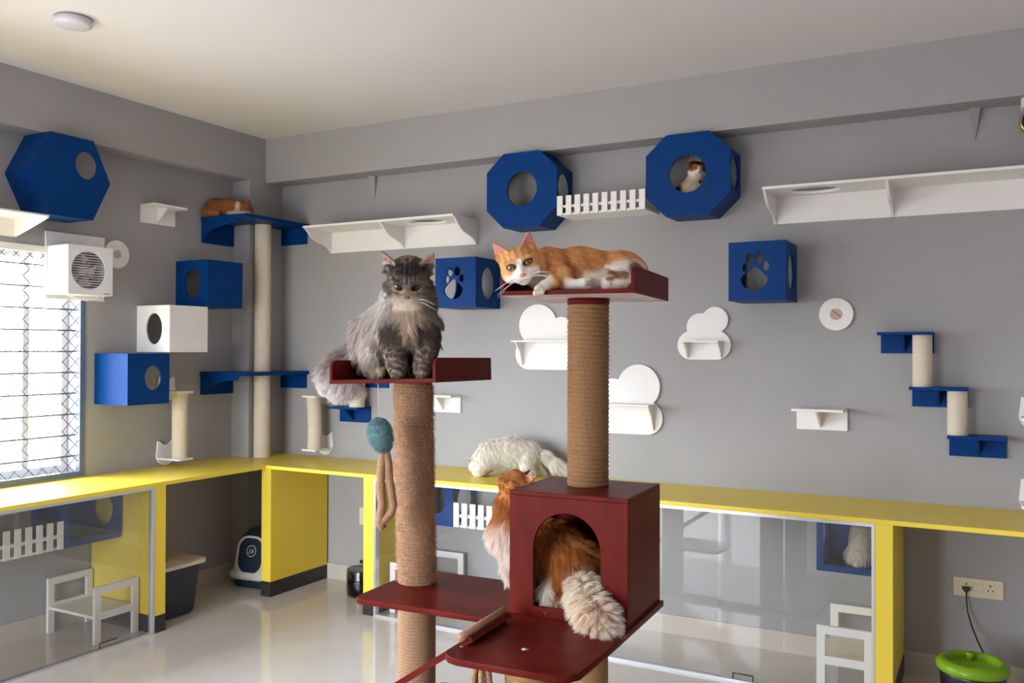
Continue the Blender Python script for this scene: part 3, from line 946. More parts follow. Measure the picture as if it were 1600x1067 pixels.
# lime-lidded bin
t = thing('feed_bin', 'round black container with lime green lid under the right counter', 'container', (4.322, -0.500, 0))
MB().lathe([(0.100, 0), (0.108, 0.008), (0.122, 0.20), (0.124, 0.215), (0, 0.215)], (0, 0, 0), 44).build('body', 'black', t)
MB().lathe([(0.128, 0.212), (0.135, 0.218), (0.136, 0.232), (0.130, 0.246), (0.118, 0.254), (0.104, 0.257), (0.099, 0.253), (0.096, 0.240), (0.088, 0.230), (0, 0.234)], (0, 0, 0), 48).build('lid', 'lime', t)
MB().lathe([(0.014, 0.233), (0.014, 0.250), (0.019, 0.256), (0.016, 0.262), (0, 0.262)], (-0.010, 0.068, 0), 20).build('lid_knob', 'lime', t)
MB().prism([(-0.07, -0.045), (0.07, -0.045), (0.06, -0.028), (-0.06, -0.028)], [], (0, 0, 0.2325), (1, 0, 0), (0, 1, 0), (0, 0, 1), 0.008).build('lid_rib', 'lime', t)

# ------------------------------------------------------------------ the maroon cat tree
TYAW = math.radians(3.096)
tree = thing('cat_tree', 'maroon cat tree with sisal posts, arched house and two raised trays', 'cat tree', (3.45099, -2.07768, 0), TYAW)
ZP = 0.677        # top of the main platform
PR = 0.0677
platform = [(-0.925 + 0.035, -0.078), (-0.392, -0.078), (-0.392, -0.385), (-0.385, -0.405), (-0.365, -0.425), (-0.335, -0.435), (-0.050, -0.435), (-0.020, -0.420), (0.000, -0.385), (0.008, -0.15), (0.012, 0.345), (-0.890, 0.345), (-0.915, 0.335), (-0.925, 0.310), (-0.925, -0.043), (-0.918, -0.065), (-0.905, -0.075)]
MB().prism(platform, [], (0, 0, ZP - 0.020), (1, 0, 0), (0, 1, 0), (0, 0, 1), 0.020).build('main_platform', 'red', tree, 0.003)
MB().prism(rrect(-1.05, 0.10, -0.48, 0.42, 0.05), [], (0, 0, 0), (1, 0, 0), (0, 1, 0), (0, 0, 1), 0.03).build('base_board', 'red', tree, 0.003)
MB().prism(rrect(-0.835, -0.50, 0.02, 0.333, 0.05), [], (0, 0, 0.262), (1, 0, 0), (0, 1, 0), (0, 0, 1), 0.018).build('lower_shelf', 'red', tree, 0.003)
# house
W, D, H, T = 0.386, 0.338, 0.383, 0.014
door = [(-0.305, 0.030), (-0.085, 0.030)] + [(-0.195 + 0.110 * math.cos(a), 0.210 + 0.114 * math.sin(a)) for a in [PI * i / 24 for i in range(25)]]
MB().prism([(-W, 0), (0, 0), (0, H - T), (-W, H - T)], [door], (0, 0, ZP), (1, 0, 0), (0, 0, 1), (0, 1, 0), T).build('house_front', 'red', tree, 0.0015)
MB().box(-W, 0, D - T, D, ZP, ZP + H - T).build('house_back', 'red', tree)
MB().box(-T, 0, T, D - T, ZP, ZP + H - T).build('house_side', 'red', tree)
MB().prism([(T, 0), (D - T, 0), (D - T, H - T), (T, H - T)], [ellipse(0.185, 0.215, 0.105, 0.125)], (-W, 0, ZP), (0, 1, 0), (0, 0, 1), (1, 0, 0), T).build('house_side', 'red', tree)
MB().box(-W, 0, 0, D, ZP + H - T, ZP + H).build('house_roof', 'red', tree, 0.002)


def local_frame(yaw, ax, ay, loc):
    m = Matrix.Rotation(yaw, 4, 'Z') @ Matrix.Rotation(ax, 4, 'X') @ Matrix.Rotation(ay, 4, 'Y')
    m.translation = Vector(loc)
    return m


treeM = Matrix.Rotation(TYAW, 4, 'Z')
treeM.translation = Vector((3.45099, -2.07768, 0))
TRL = local_frame(0.0829, -0.0091, -0.0302, (2.5932, -1.948, 1.3834))
TRR = local_frame(0.1212, 0, 0, (3.2383, -1.8814, 1.6657))


def tray(Mw, W, D, hh, pale):
    Ml = treeM.inverted() @ Mw

    def put(mb, name, m):
        mb.v = [tuple(Ml @ Vector(v)) for v in mb.v]
        return mb.build(name, m, tree, 0.0015)
    b = MB().box(-W / 2, W / 2, -D / 2, D / 2, 0, 0.014)
    if pale:
        for i, f in enumerate(b.f):
            if i == 0:
                b.m[i] = 1
    put(b, 'tray_floor', ['red', 'redpale'])
    side = rrect(-D / 2, D / 2, 0.014, hh, 0.030, 6, (0, 0, 0, 0))
    side = [(-D / 2, 0.014), (D / 2, 0.014), (D / 2, hh)] + [(-D / 2 + 0.030 - 0.030 * math.sin(a), hh - 0.030 + 0.030 * math.cos(a)) for a in [PI / 2 * i / 6 for i in range(7)]]
    for x in (-W / 2, W / 2 - 0.012):
        put(MB().prism(side, [], (x, 0, 0), (0, 1, 0), (0, 0, 1), (1, 0, 0), 0.012), 'tray_side', 'red')
    put(MB().box(-W / 2 + 0.012, W / 2 - 0.012, D / 2 - 0.012, D / 2, 0.014, hh), 'tray_back', 'red')
    return Ml


tray(TRL, 0.413, 0.4225, 0.081, False)
tray(TRR, 0.423, 0.485, 0.081, True)


def post(x0, y0, z0, x1, y1, z1, pitch, m='jute', R=PR):
    return MB().rope(R, z0, z1, pitch, (x0, y0, 0), 56, 6, lambda z: ((x1 - x0) * (z - z0) / (z1 - z0), (y1 - y0) * (z - z0) / (z1 - z0))).build('sisal_post', m, tree)


lt = treeM.inverted() @ Vector((2.5932, -1.948, 1.380))
rt = treeM.inverted() @ Vector((3.2383, -1.8814, 1.648))
post_l = post(-0.840, 0.190, ZP, lt.x, lt.y, lt.z + 0.001, 0.0112, 'jute_lit')
post(-0.840, 0.190, 0.031, -0.840, 0.190, ZP - 0.021, 0.0112, 'jute_lit')
post_r = post(-0.203, 0.207, ZP + H, -0.203, 0.207, 1.646, 0.0143)
MB().lathe([(PR + 0.001, 1.645), (PR + 0.001, 1.665), (0, 1.665)], (-0.203, 0.207, 0), 48).build('post_collar', 'red', tree)
post(-0.203, 0.207, 0.031, -0.203, 0.207, ZP - 0.021, 0.0143, 'jute2')
post(-0.186, -0.290, 0.031, -0.186, -0.290, ZP - 0.021, 0.0143, 'jute2')
MB().lathe([(0, 0.004), (0.006, 0.004), (0.006, 0.0), ], (-0.200, -0.288, ZP), 16).build('screw', 'steel', tree)
MB().lathe([(0.011, 0.0), (0.011, 0.0015), (0.006, 0.002)], (-0.200, -0.288, ZP), 20).build('washer', 'steel', tree)
# ramp, hinged on the porch's left edge and reaching the floor
rd_ = Vector((-1, 0, -0.686)).normalized()
rn_ = Vector((-0.686, 0, 1)).normalized()
p0 = Vector((-0.345, 0, ZP + 0.030))
Lr = (p0.z - 0.032) / -rd_.z
rm = MB()
v = []
for s in (0, Lr):
    for y in (-0.335, -0.085):
        for n in (0, -0.018):
            v.append(p0 + rd_ * s + Vector((0, y, 0)) + rn_ * n)
rm.add(v, [(0, 1, 3, 2), (4, 6, 7, 5), (0, 2, 6, 4), (1, 5, 7, 3), (0, 4, 5, 1), (2, 3, 7, 6)])
rm.build('ramp', 'red', tree, 0.001)
for k, s in enumerate((0.022,)):
    c = p0 + rd_ * s + rn_ * (0.010 if k == 0 else 0.004)
    MB().tube([c + Vector((0, -0.345, 0)), c + Vector((0, -0.075, 0))], 0.013 if k == 0 else 0.009, 12).build('ramp_rung', 'cord', tree)
c = p0 + rd_ * 0.022
MB().lathe([(0, -0.010), (0.009, -0.008), (0.011, 0), (0.009, 0.008), (0, 0.010)], (c.x - 0.004, -0.343, c.z - 0.026), 14).build('rung_knot', 'cord', tree)

# rope tassel under the porch
tz = treeM @ Vector((-0.290, -0.372, ZP - 0.0205))
t = thing('rope_tassel', 'frayed brown rope tassel hanging under the cat tree\'s front step', 'tassel', tz)
rnd = random.Random(3)
for i in range(5):
    a = i * 2 * PI / 5
    x, y = 0.022 * math.cos(a), 0.014 * math.sin(a)
    MB().tube([(x * 0.4, y * 0.4, 0), (x, y, -0.03), (x * 1.25, y * 1.2, -0.075), (x * 0.95 + 0.003 * (i % 2), y, -0.13), (x * 0.8, y * 0.8, -0.17)], [0.006, 0.0085, 0.0085, 0.008, 0.005], 10).build('strand', 'cord', t)

# hanging toy
t = thing('hanging_toy', 'teal fuzzy ball toy with brown rope loop hanging from the left tray', 'cat toy', (2.5985, -2.1590, 1.3840))
at = lambda x, z: (_R0 * x + Vector((0, 0, z)))
MB().tube([at(0, -0.002), at(0.003, -0.06), at(0.005, -0.122)], 0.0014, 6).build('string', 'string', t)
b = MB()
prof = []
for i in range(25):
    a = PI * i / 24
    zz = -math.cos(a)
    prof.append((0.0375 * math.sin(a) * (1 + 0.10 * zz), 0.054 * zz))
b.lathe(prof, at(0.009, -0.173), 36, 0, Vector(at(-0.26, 1)).normalized())
ball = b.build('ball', 'felt', t)
MB().tube([at(0.021, -0.215), at(0.015, -0.25), at(0.010, -0.30), at(0.010, -0.36), at(0.016, -0.40), at(0.010, -0.435), at(0.006, -0.462), at(0.014, -0.478), at(0.022, -0.468)], [0.012] + [0.0145] * 7 + [0.010], 12).build('rope_strand', 'cord', t)
MB().tube([at(0.026, -0.215), at(0.034, -0.26), at(0.038, -0.31), at(0.046, -0.365), at(0.053, -0.405), at(0.044, -0.430), at(0.022, -0.452), at(0.002, -0.470)], [0.012] + [0.0138] * 6 + [0.010], 12).build('rope_strand', 'cord', t)


# ------------------------------------------------------------------ cats: one smooth body surface each, plus fur, eyes, nose
def surface_nets(f, lo, hi, h):
    lo, hi = np.array(lo, np.float32), np.array(hi, np.float32)
    n = np.ceil((hi - lo) / h).astype(int) + 1
    ax = [lo[i] + h * np.arange(n[i], dtype=np.float32) for i in range(3)]
    G = np.stack(np.meshgrid(*ax, indexing='ij'), -1).reshape(-1, 3)
    V = np.empty(len(G), np.float32)
    for i in range(0, len(G), 400000):
        V[i:i + 400000] = f(G[i:i + 400000])
    V = V.reshape(n)
    S = V < 0
    c = np.zeros(n - 1, int)
    for a in (0, 1):
        for b in (0, 1):
            for d in (0, 1):
                c += S[a:n[0] - 1 + a, b:n[1] - 1 + b, d:n[2] - 1 + d]
    act = (c > 0) & (c < 8)
    idx = -np.ones(n - 1, int)
    cells = np.argwhere(act)
    idx[act] = np.arange(len(cells))
    acc = np.zeros((len(cells), 3), np.float64)
    cnt = np.zeros(len(cells))
    cor = [(a, b, d) for a in (0, 1) for b in (0, 1) for d in (0, 1)]
    for p in cor:
        for q in cor:
            if sum(abs(p[i] - q[i]) for i in range(3)) == 1 and p < q:
                vp = V[tuple((cells + p).T)]
                vq = V[tuple((cells + q).T)]
                m = (vp < 0) != (vq < 0)
                t = np.where(m, vp / np.where(m, vp - vq, 1), 0)
                acc += np.where(m[:, None], np.array(p) + t[:, None] * (np.array(q) - np.array(p)), 0)
                cnt += m
    P = lo + h * (cells + acc / cnt[:, None])
    quads = []
    for a in range(3):
        b, d = (a + 1) % 3, (a + 2) % 3
        sl0 = [slice(None)] * 3
        sl1 = [slice(None)] * 3
        sl0[a] = slice(0, n[a] - 1)
        sl1[a] = slice(1, n[a])
        e = S[tuple(sl0)] != S[tuple(sl1)]
        E = np.argwhere(e)
        E = E[(E[:, b] > 0) & (E[:, d] > 0) & (E[:, b] < n[b] - 1) & (E[:, d] < n[d] - 1)]
        s0 = S[tuple(E.T)]
        ob = np.zeros(3, int); ob[b] = 1
        od = np.zeros(3, int); od[d] = 1
        q = np.stack([idx[tuple((E - ob - od).T)], idx[tuple((E - od).T)], idx[tuple(E.T)], idx[tuple((E - ob).T)]], 1)
        q[~s0] = q[~s0][:, ::-1]
        quads.append(q)
    Q = np.concatenate(quads)
    Q = Q[(Q >= 0).all(1)]
    return P, Q


def unit(v):
    v = np.asarray(v, np.float64)
    return v / (np.linalg.norm(v, axis=-1, keepdims=True) + 1e-12)


class Head:
    """cat head in body space: x to the picture-right cheek, y out of the face, z to the crown."""

    def __init__(s, c, f, u, sc):
        s.c = np.array(c, np.float64)
        s.f = unit(f)
        u = np.array(u, np.float64)
        s.u = unit(u - s.f * (u @ s.f))
        s.r = np.cross(s.u, -s.f) * 1.0
        s.s = sc
        s.M = np.stack([s.r, s.f, s.u], 1)

    def w(s, *p):
        return s.c + s.M @ (np.array(p) * s.s)

    def loc(s, P):
        return ((P - s.c) @ s.M) / s.s


HEAD_BALLS = [  # centre, radii  (cat units, metres at scale 1)
    ((0, 0, 0), (0.049, 0.046, 0.042)), ((-0.026, 0.014, -0.017), (0.026, 0.026, 0.023)), ((0.026, 0.014, -0.017), (0.026, 0.026, 0.023)),
    ((-0.0105, 0.043, -0.019), (0.0145, 0.014, 0.0115), 1), ((0.0105, 0.043, -0.019), (0.0145, 0.014, 0.0115), 1), ((0, 0.034, -0.031), (0.014, 0.015, 0.010), 1),
    ((0, 0.040, -0.003), (0.011, 0.016, 0.015)), ((0, 0.026, 0.018), (0.026, 0.016, 0.018))]


class Cat:
    def __init__(s, name, label, loc, yaw, group=None):
        s.loc, s.yaw = loc, yaw
        s.name, s.label, s.group = name, label, group
        s.prims = []
        s.ears = []
        s.heads = []
        s.infur = False

    def cap(s, p0, r0, p1, r1, k=0.02):
        s.prims.append(('c', np.array(p0, np.float32), r0, np.array(p1, np.float32), r1, k))

    def chain(s, pts, k=0.02):
        for (p0, r0), (p1, r1) in zip(pts[:-1], pts[1:]):
            s.cap(p0, r0, p1, r1, k)

    def ell(s, c, r, M_=None, k=0.02):
        s.prims.append(('e', np.array(c, np.float32), np.array(r, np.float32), np.eye(3, dtype=np.float32) if M_ is None else np.array(M_, np.float32), 0, k))

    def head(s, c, f, u, sc, ear_len=0.050, ear_w=0.023, ear_tilt=0.30, lids=None, mz=0.004, ear_base=(0.030, -0.004, 0.030)):
        H = Head(c, f, u, sc)
        H.mz = mz
        s.heads.append(H)
        for cc, rr, *drop in HEAD_BALLS:
            s.ell(H.w(cc[0], cc[1], cc[2] - (mz if drop else 0)), np.array(rr) * sc, H.M, 0.010 * sc)
        for sx in (-1, 1):
            if lids:
                s.cap(H.w(sx * 0.009, 0.0445, lids[0]), 0.0062 * sc, H.w(sx * 0.034, 0.0360, lids[1]), 0.0055 * sc, 0.004 * sc)
            base = H.w(sx * ear_base[0], ear_base[1], ear_base[2])
            ax = unit(H.M @ np.array([sx * ear_tilt, -0.05, 1.0]))
            th = unit(H.M @ np.array([sx * 0.45, 0.9, 0.0]))
            th = unit(th - ax * (th @ ax))
            lat = np.cross(ax, th)
            s.ears.append((base, ax, lat, th, ear_len * sc, ear_w * sc, sc))
        return H

    def sdf(s, P):
        P = P.astype(np.float32)
        d = np.full(len(P), 9.0, np.float32)
        for p in s.prims:
            if p[0] == 'c':
                _, a, r0, b, r1, k = p
                ab = b - a
                t = np.clip(((P - a) @ ab) / max(float(ab @ ab), 1e-9), 0, 1)
                q = np.linalg.norm(P - (a + t[:, None] * ab), axis=1) - (r0 + t * (r1 - r0))
            else:
                _, c, r, R, _, k = p
                L = (P - c) @ R
                k0 = np.linalg.norm(L / r, axis=1)
                k1 = np.linalg.norm(L / (r * r), axis=1)
                q = k0 * (k0 - 1) / np.maximum(k1, 1e-6)
            h = np.clip(0.5 + 0.5 * (d - q) / k, 0, 1)
            d = d * (1 - h) + q * h - k * h * (1 - h)
        for base, ax, lat, th, L, Wd, sc in s.ears:
            R = P - base.astype(np.float32)
            a, l, t = R @ ax.astype(np.float32), R @ lat.astype(np.float32), R @ th.astype(np.float32)
            fr = np.clip(a / L, 0, 1)
            hw = Wd * (1 - fr) ** 0.75 + 0.0012
            tt = t - (l * l) * (14 / sc) + 0.004 * sc * fr
            q = np.maximum(np.maximum(np.abs(l) - hw, np.abs(tt) - 0.0034 * sc), np.maximum(-a - 0.012 * sc, a - L))
            k = 0.006 * sc
            h = np.clip(0.5 + 0.5 * (d - q) / k, 0, 1)
            d = d * (1 - h) + q * h - k * h * (1 - h)
        return d

    def build(s, h, coat, colour_body=True):
        lo = np.min([np.minimum(p[1], p[3] if p[0] == 'c' else p[1]) - (max(p[2], p[4]) if p[0] == 'c' else p[2].max()) for p in s.prims], 0) - 3 * h
        hi = np.max([np.maximum(p[1], p[3] if p[0] == 'c' else p[1]) + (max(p[2], p[4]) if p[0] == 'c' else p[2].max()) for p in s.prims], 0) + 3 * h
        for base, ax, *_r in s.ears:
            tip = base + ax * (_r[2] + 0.01)
            lo = np.minimum(lo, tip - 0.015); hi = np.maximum(hi, tip + 0.015)
        V, Q = surface_nets(s.sdf, lo, hi, h)
        # normals from the field
        e = 0.4 * h
        g = np.stack([s.sdf(V + np.eye(3)[i] * e) - s.sdf(V - np.eye(3)[i] * e) for i in range(3)], 1)
        N = unit(g)
        s.V, s.Q, s.N = V, Q, N
        me = bpy.data.meshes.new(s.name)
        me.from_pydata(V.tolist(), [], Q.tolist())
        me.polygons.foreach_set('use_smooth', [True] * len(Q))
        col = coat(V, N)
        at_ = me.color_attributes.new('coat', 'FLOAT_COLOR', 'POINT')
        at_.data.foreach_set('color', np.concatenate([col, np.ones((len(col), 1))], 1).astype(np.float32).ravel())
        me.materials.append(M['coat'])
        me.update()
        o = bpy.data.objects.new(s.name, me)
        C.objects.link(o)
        o.location = s.loc
        o.rotation_euler = (0, 0, s.yaw)
        tag(o, s.label, 'cat', s.group)
        s.o = o
        s.coat = coat
        return o

    def eyes(s, H, iris, r=0.0105, x=0.0215, y=0.0345, z=0.006, slit=0.35):
        for sx in (-1, 1):
            c = H.w(sx * x, y, z)
            fw = unit(H.M @ np.array([sx * 0.30, 1.0, 0.02]))
            up = H.u
            rt = np.cross(fw, up)
            up = np.cross(rt, fw)
            n, m = 20, 28
            vs, fs, ms = [], [], []
            rr = r * H.s
            for i in range(n + 1):
                a = (PI * 0.62) * i / n
                for j in range(m):
                    b = 2 * PI * j / m
                    vs.append(c + rr * (fw * math.cos(a) + (rt * math.cos(b) + up * math.sin(b)) * math.sin(a)))
            for i in range(n):
                for j in range(m):
                    fs.append((i * m + j, (i + 1) * m + j, (i + 1) * m + (j + 1) % m, i * m + (j + 1) % m))
                    a = (PI * 0.62) * (i + 0.5) / n
                    b = 2 * PI * (j + 0.5) / m
                    px, py = math.sin(a) * math.cos(b), math.sin(a) * math.sin(b)
                    pup = (px / slit) ** 2 + py ** 2 < 0.50 ** 2
                    ms.append(1 if (pup or a > 1.16) else 0)
            mb = MB()
            mb.add(vs, fs, 0, True)
            mb.m = ms
            mb.build('eye', [iris, 'pupil'], s.o)

    def nose(s, H, m, w=0.0085):
        mb = MB()
        mb.lathe([(0, -0.0035 * H.s), (0.7 * w * H.s, -0.002 * H.s), (w * H.s, 0.0005 * H.s), (0.8 * w * H.s, 0.003 * H.s), (0, 0.004 * H.s)], (0, 0, 0), 18, 0, (0, 0, 1))
        pts = []
        for x, y, z in mb.v:
            taper = 1.0 if y > 0 else 0.75
            pts.append(tuple(H.w(*(np.array([x * (1.0 + 0.045 * y / (0.01 * H.s) * 5), z * 0.9 + 0.0605 * H.s, y * 0.62 - (0.0085 + H.mz) * H.s]) / H.s))))
        mb.v = pts
        mb.build('nose', m, s.o)

    def whiskers(s, H, L=0.055):
        mb = MB()
        rg = random.Random(5)
        for sx in (-1, 1):
            for k in range(6):
                a = H.w(sx * (0.013 + 0.003 * (k % 3)), 0.053 - 0.003 * (k % 3), -0.014 - H.mz - 0.004 * (k // 3))
                d = unit(H.M @ np.array([sx * 1.0, 0.35, 0.12 - 0.14 * k / 2 + rg.uniform(-.05, .05)]))
                dn = np.array([0, 0, -1.0])
                mb.tube([a, a + d * L * 0.5 * H.s + dn * 0.003, a + d * L * H.s + dn * 0.014], [0.0005, 0.0004, 0.00012], 5)
        o = mb.build('whiskers', 'whisker', s.o)
        return o

    def fur(s, n, length, flow, seed=1, radius=0.00042, lift=0.35, droop=0.25, clump=0.5, clump_n=40, dens=None, jitter=0.16, rough=0.10, K=5):
        rg = np.random.default_rng(seed)
        V, Q, N = s.V, s.Q, s.N
        T = np.concatenate([Q[:, [0, 1, 2]], Q[:, [0, 2, 3]]])
        A = 0.5 * np.linalg.norm(np.cross(V[T[:, 1]] - V[T[:, 0]], V[T[:, 2]] - V[T[:, 0]]), axis=1)
        if dens is not None:
            A = A * np.maximum(dens(V[T].mean(1), N[T].mean(1)), 0)
        pick = rg.choice(len(T), n, p=A / A.sum())
        u, v = rg.random(n), rg.random(n)
        sw = u + v > 1
        u[sw], v[sw] = 1 - u[sw], 1 - v[sw]
        w = np.stack([1 - u - v, u, v], 1)[:, :, None]
        P = (V[T[pick]] * w).sum(1)
        nn = unit((N[T[pick]] * w).sum(1))
        L = length(P, nn) * rg.uniform(0.72, 1.15, n)
        F = flow(P, nn) + rg.normal(0, jitter, (n, 3))
        F = unit(F - nn * (F * nn).sum(1, keepdims=True))
        pts = np.empty((n, K, 3))
        pts[:, 0] = P - nn * 0.001
        lf = lift(P)[:, None] if callable(lift) else lift
        d = unit(nn * lf + F)
        for k in range(1, K):
            t = k / (K - 1)
            g = np.zeros((n, 3)); g[:, 2] = -droop * t
            dd = unit(d + g * 1.0 + rg.normal(0, rough, (n, 3)) * t)
            pts[:, k] = pts[:, k - 1] + dd * (L / (K - 1))[:, None]
        if clump > 0:
            ng = max(20, n // clump_n)
            kd = kdtree.KDTree(ng)
            for i in range(ng):
                kd.insert(P[i], i)
            kd.balance()
            gi = np.array([kd.find(p)[1] for p in P])
            for k in range(1, K):
                t = (k / (K - 1)) ** 1.4
                rel = pts[gi, k] - pts[gi, 0]
                tgt = pts[gi, 0] + rel * (L / L[gi])[:, None]
                pts[:, k] += (tgt - pts[:, k]) * (clump * t)
        s.infur = True
        col = np.clip(s.coat(P, nn) * rg.uniform(0.76, 1.24, (n, 1)), 0, 0.95)
        cv = bpy.data.hair_curves.new('fur')
        cv.add_curves([K] * n)
        cv.attributes['position'].data.foreach_set('vector', pts.astype(np.float32).ravel())
        rad = cv.attributes.get('radius') or cv.attributes.new('radius', 'FLOAT', 'POINT')
        prof = np.array([1.0 - 0.8 * (k / (K - 1)) ** 1.5 for k in range(K)], np.float32)
        rad.data.foreach_set('value', np.tile(prof * radius, n))
        ca = cv.attributes.new('coat', 'FLOAT_COLOR', 'POINT')
        c4 = np.concatenate([col, np.ones((n, 1))], 1).astype(np.float32)
        ca.data.foreach_set('color', np.repeat(c4, K, 0).ravel())
        cv.materials.append(M['fur'])
        o = bpy.data.objects.new('fur', cv)
        C.objects.link(o)
        o.parent = s.o
        return o


_rs = np.random.default_rng(11)
_WK = [(_rs.normal(0, 1, 3), _rs.uniform(0, 6.28)) for _ in range(18)]


def noise(P, sc, seed=0):
    o = np.zeros(len(P))
    for i in range(6):
        k, ph = _WK[(i + seed * 5) % 18]
        o += np.sin(P @ (k * sc) + ph + seed)
    return o / 6 * 1.6


def mixc(a, b, t):
    t = np.clip(t, 0, 1)[:, None]
    return np.array(a) * (1 - t) + np.array(b) * t if not (isinstance(a, np.ndarray) and a.ndim == 2) else a * (1 - t) + np.array(b) * t


def sst(x, a, b):
    t = np.clip((x - a) / (b - a), 0, 1)
    return t * t * (3 - 2 * t)


def away(P, c):
    return unit(P - np.array(c))


AZ = _yaw        # cats that face the room are modelled in frames turned to the room's diagonal

# ---- grey long-haired cat sitting on the left tray
g = Cat('cat', 'grey long-haired tabby cat sitting on the left tray, glaring', (2.6032, -2.0676, 1.3990), AZ)
GH = g.head((0.040, 0.015, 0.339), (0.02, -0.82, -0.575), (0.03, -0.5, 0.83), 1.36, 0.050, 0.024, 0.80, (0.0088, 0.0146), 0.008, (0.036, -0.008, 0.030))
g.ell(GH.w(0, -0.010, 0.024), (0.060, 0.052, 0.046), GH.M, 0.02)
g.ell((0.040, 0.045, 0.275), (0.089, 0.075, 0.070), None, 0.04)               # ruff and neck
g.cap((0.045, 0.050, 0.215), 0.078, (0.050, 0.030, 0.150), 0.068, 0.04)        # chest
g.cap((0.015, 0.090, 0.240), 0.078, (-0.070, 0.145, 0.150), 0.098, 0.05)       # trunk
g.ell((-0.060, 0.150, 0.085), (0.098, 0.110, 0.085), None, 0.04)               # rump
g.ell((-0.078, 0.070, 0.070), (0.052, 0.075, 0.070), None, 0.03)               # near haunch
g.ell((0.060, 0.130, 0.060), (0.050, 0.080, 0.060), None, 0.03)
g.cap((-0.070, 0.060, 0.020), 0.022, (-0.052, -0.005, 0.016), 0.019, 0.02)     # hind foot
g.chain([((-0.012, 0.030, 0.185), 0.054), ((-0.006, 0.008, 0.105), 0.042), ((0.006, -0.015, 0.048), 0.032), ((0.011, -0.030, 0.024), 0.028)], 0.02)
g.cap((0.011, -0.030, 0.022), 0.025, (0.014, -0.060, 0.016), 0.0225, 0.012)
g.chain([((0.098, 0.030, 0.185), 0.052), ((0.104, 0.008, 0.105), 0.040), ((0.096, -0.015, 0.048), 0.031), ((0.093, -0.030, 0.024), 0.027)], 0.02)
g.cap((0.093, -0.030, 0.022), 0.025, (0.098, -0.058, 0.016), 0.0225, 0.012)
for px in (0.014, 0.098):
    for k in (-1, 0, 1):
        g.ell((px + 0.0125 * k, -0.070 + 0.003 * abs(k), 0.012), (0.0082, 0.015, 0.0115), None, 0.003)
GT = [((-0.120, 0.190, 0.075), 0.040), ((-0.175, 0.265, 0.085), 0.036), ((-0.235, 0.265, 0.040), 0.042), ((-0.258, 0.240, 0.000), 0.044), ((-0.222, 0.220, -0.030), 0.034), ((-0.165, 0.210, -0.040), 0.018)]
g.chain(GT, 0.03)


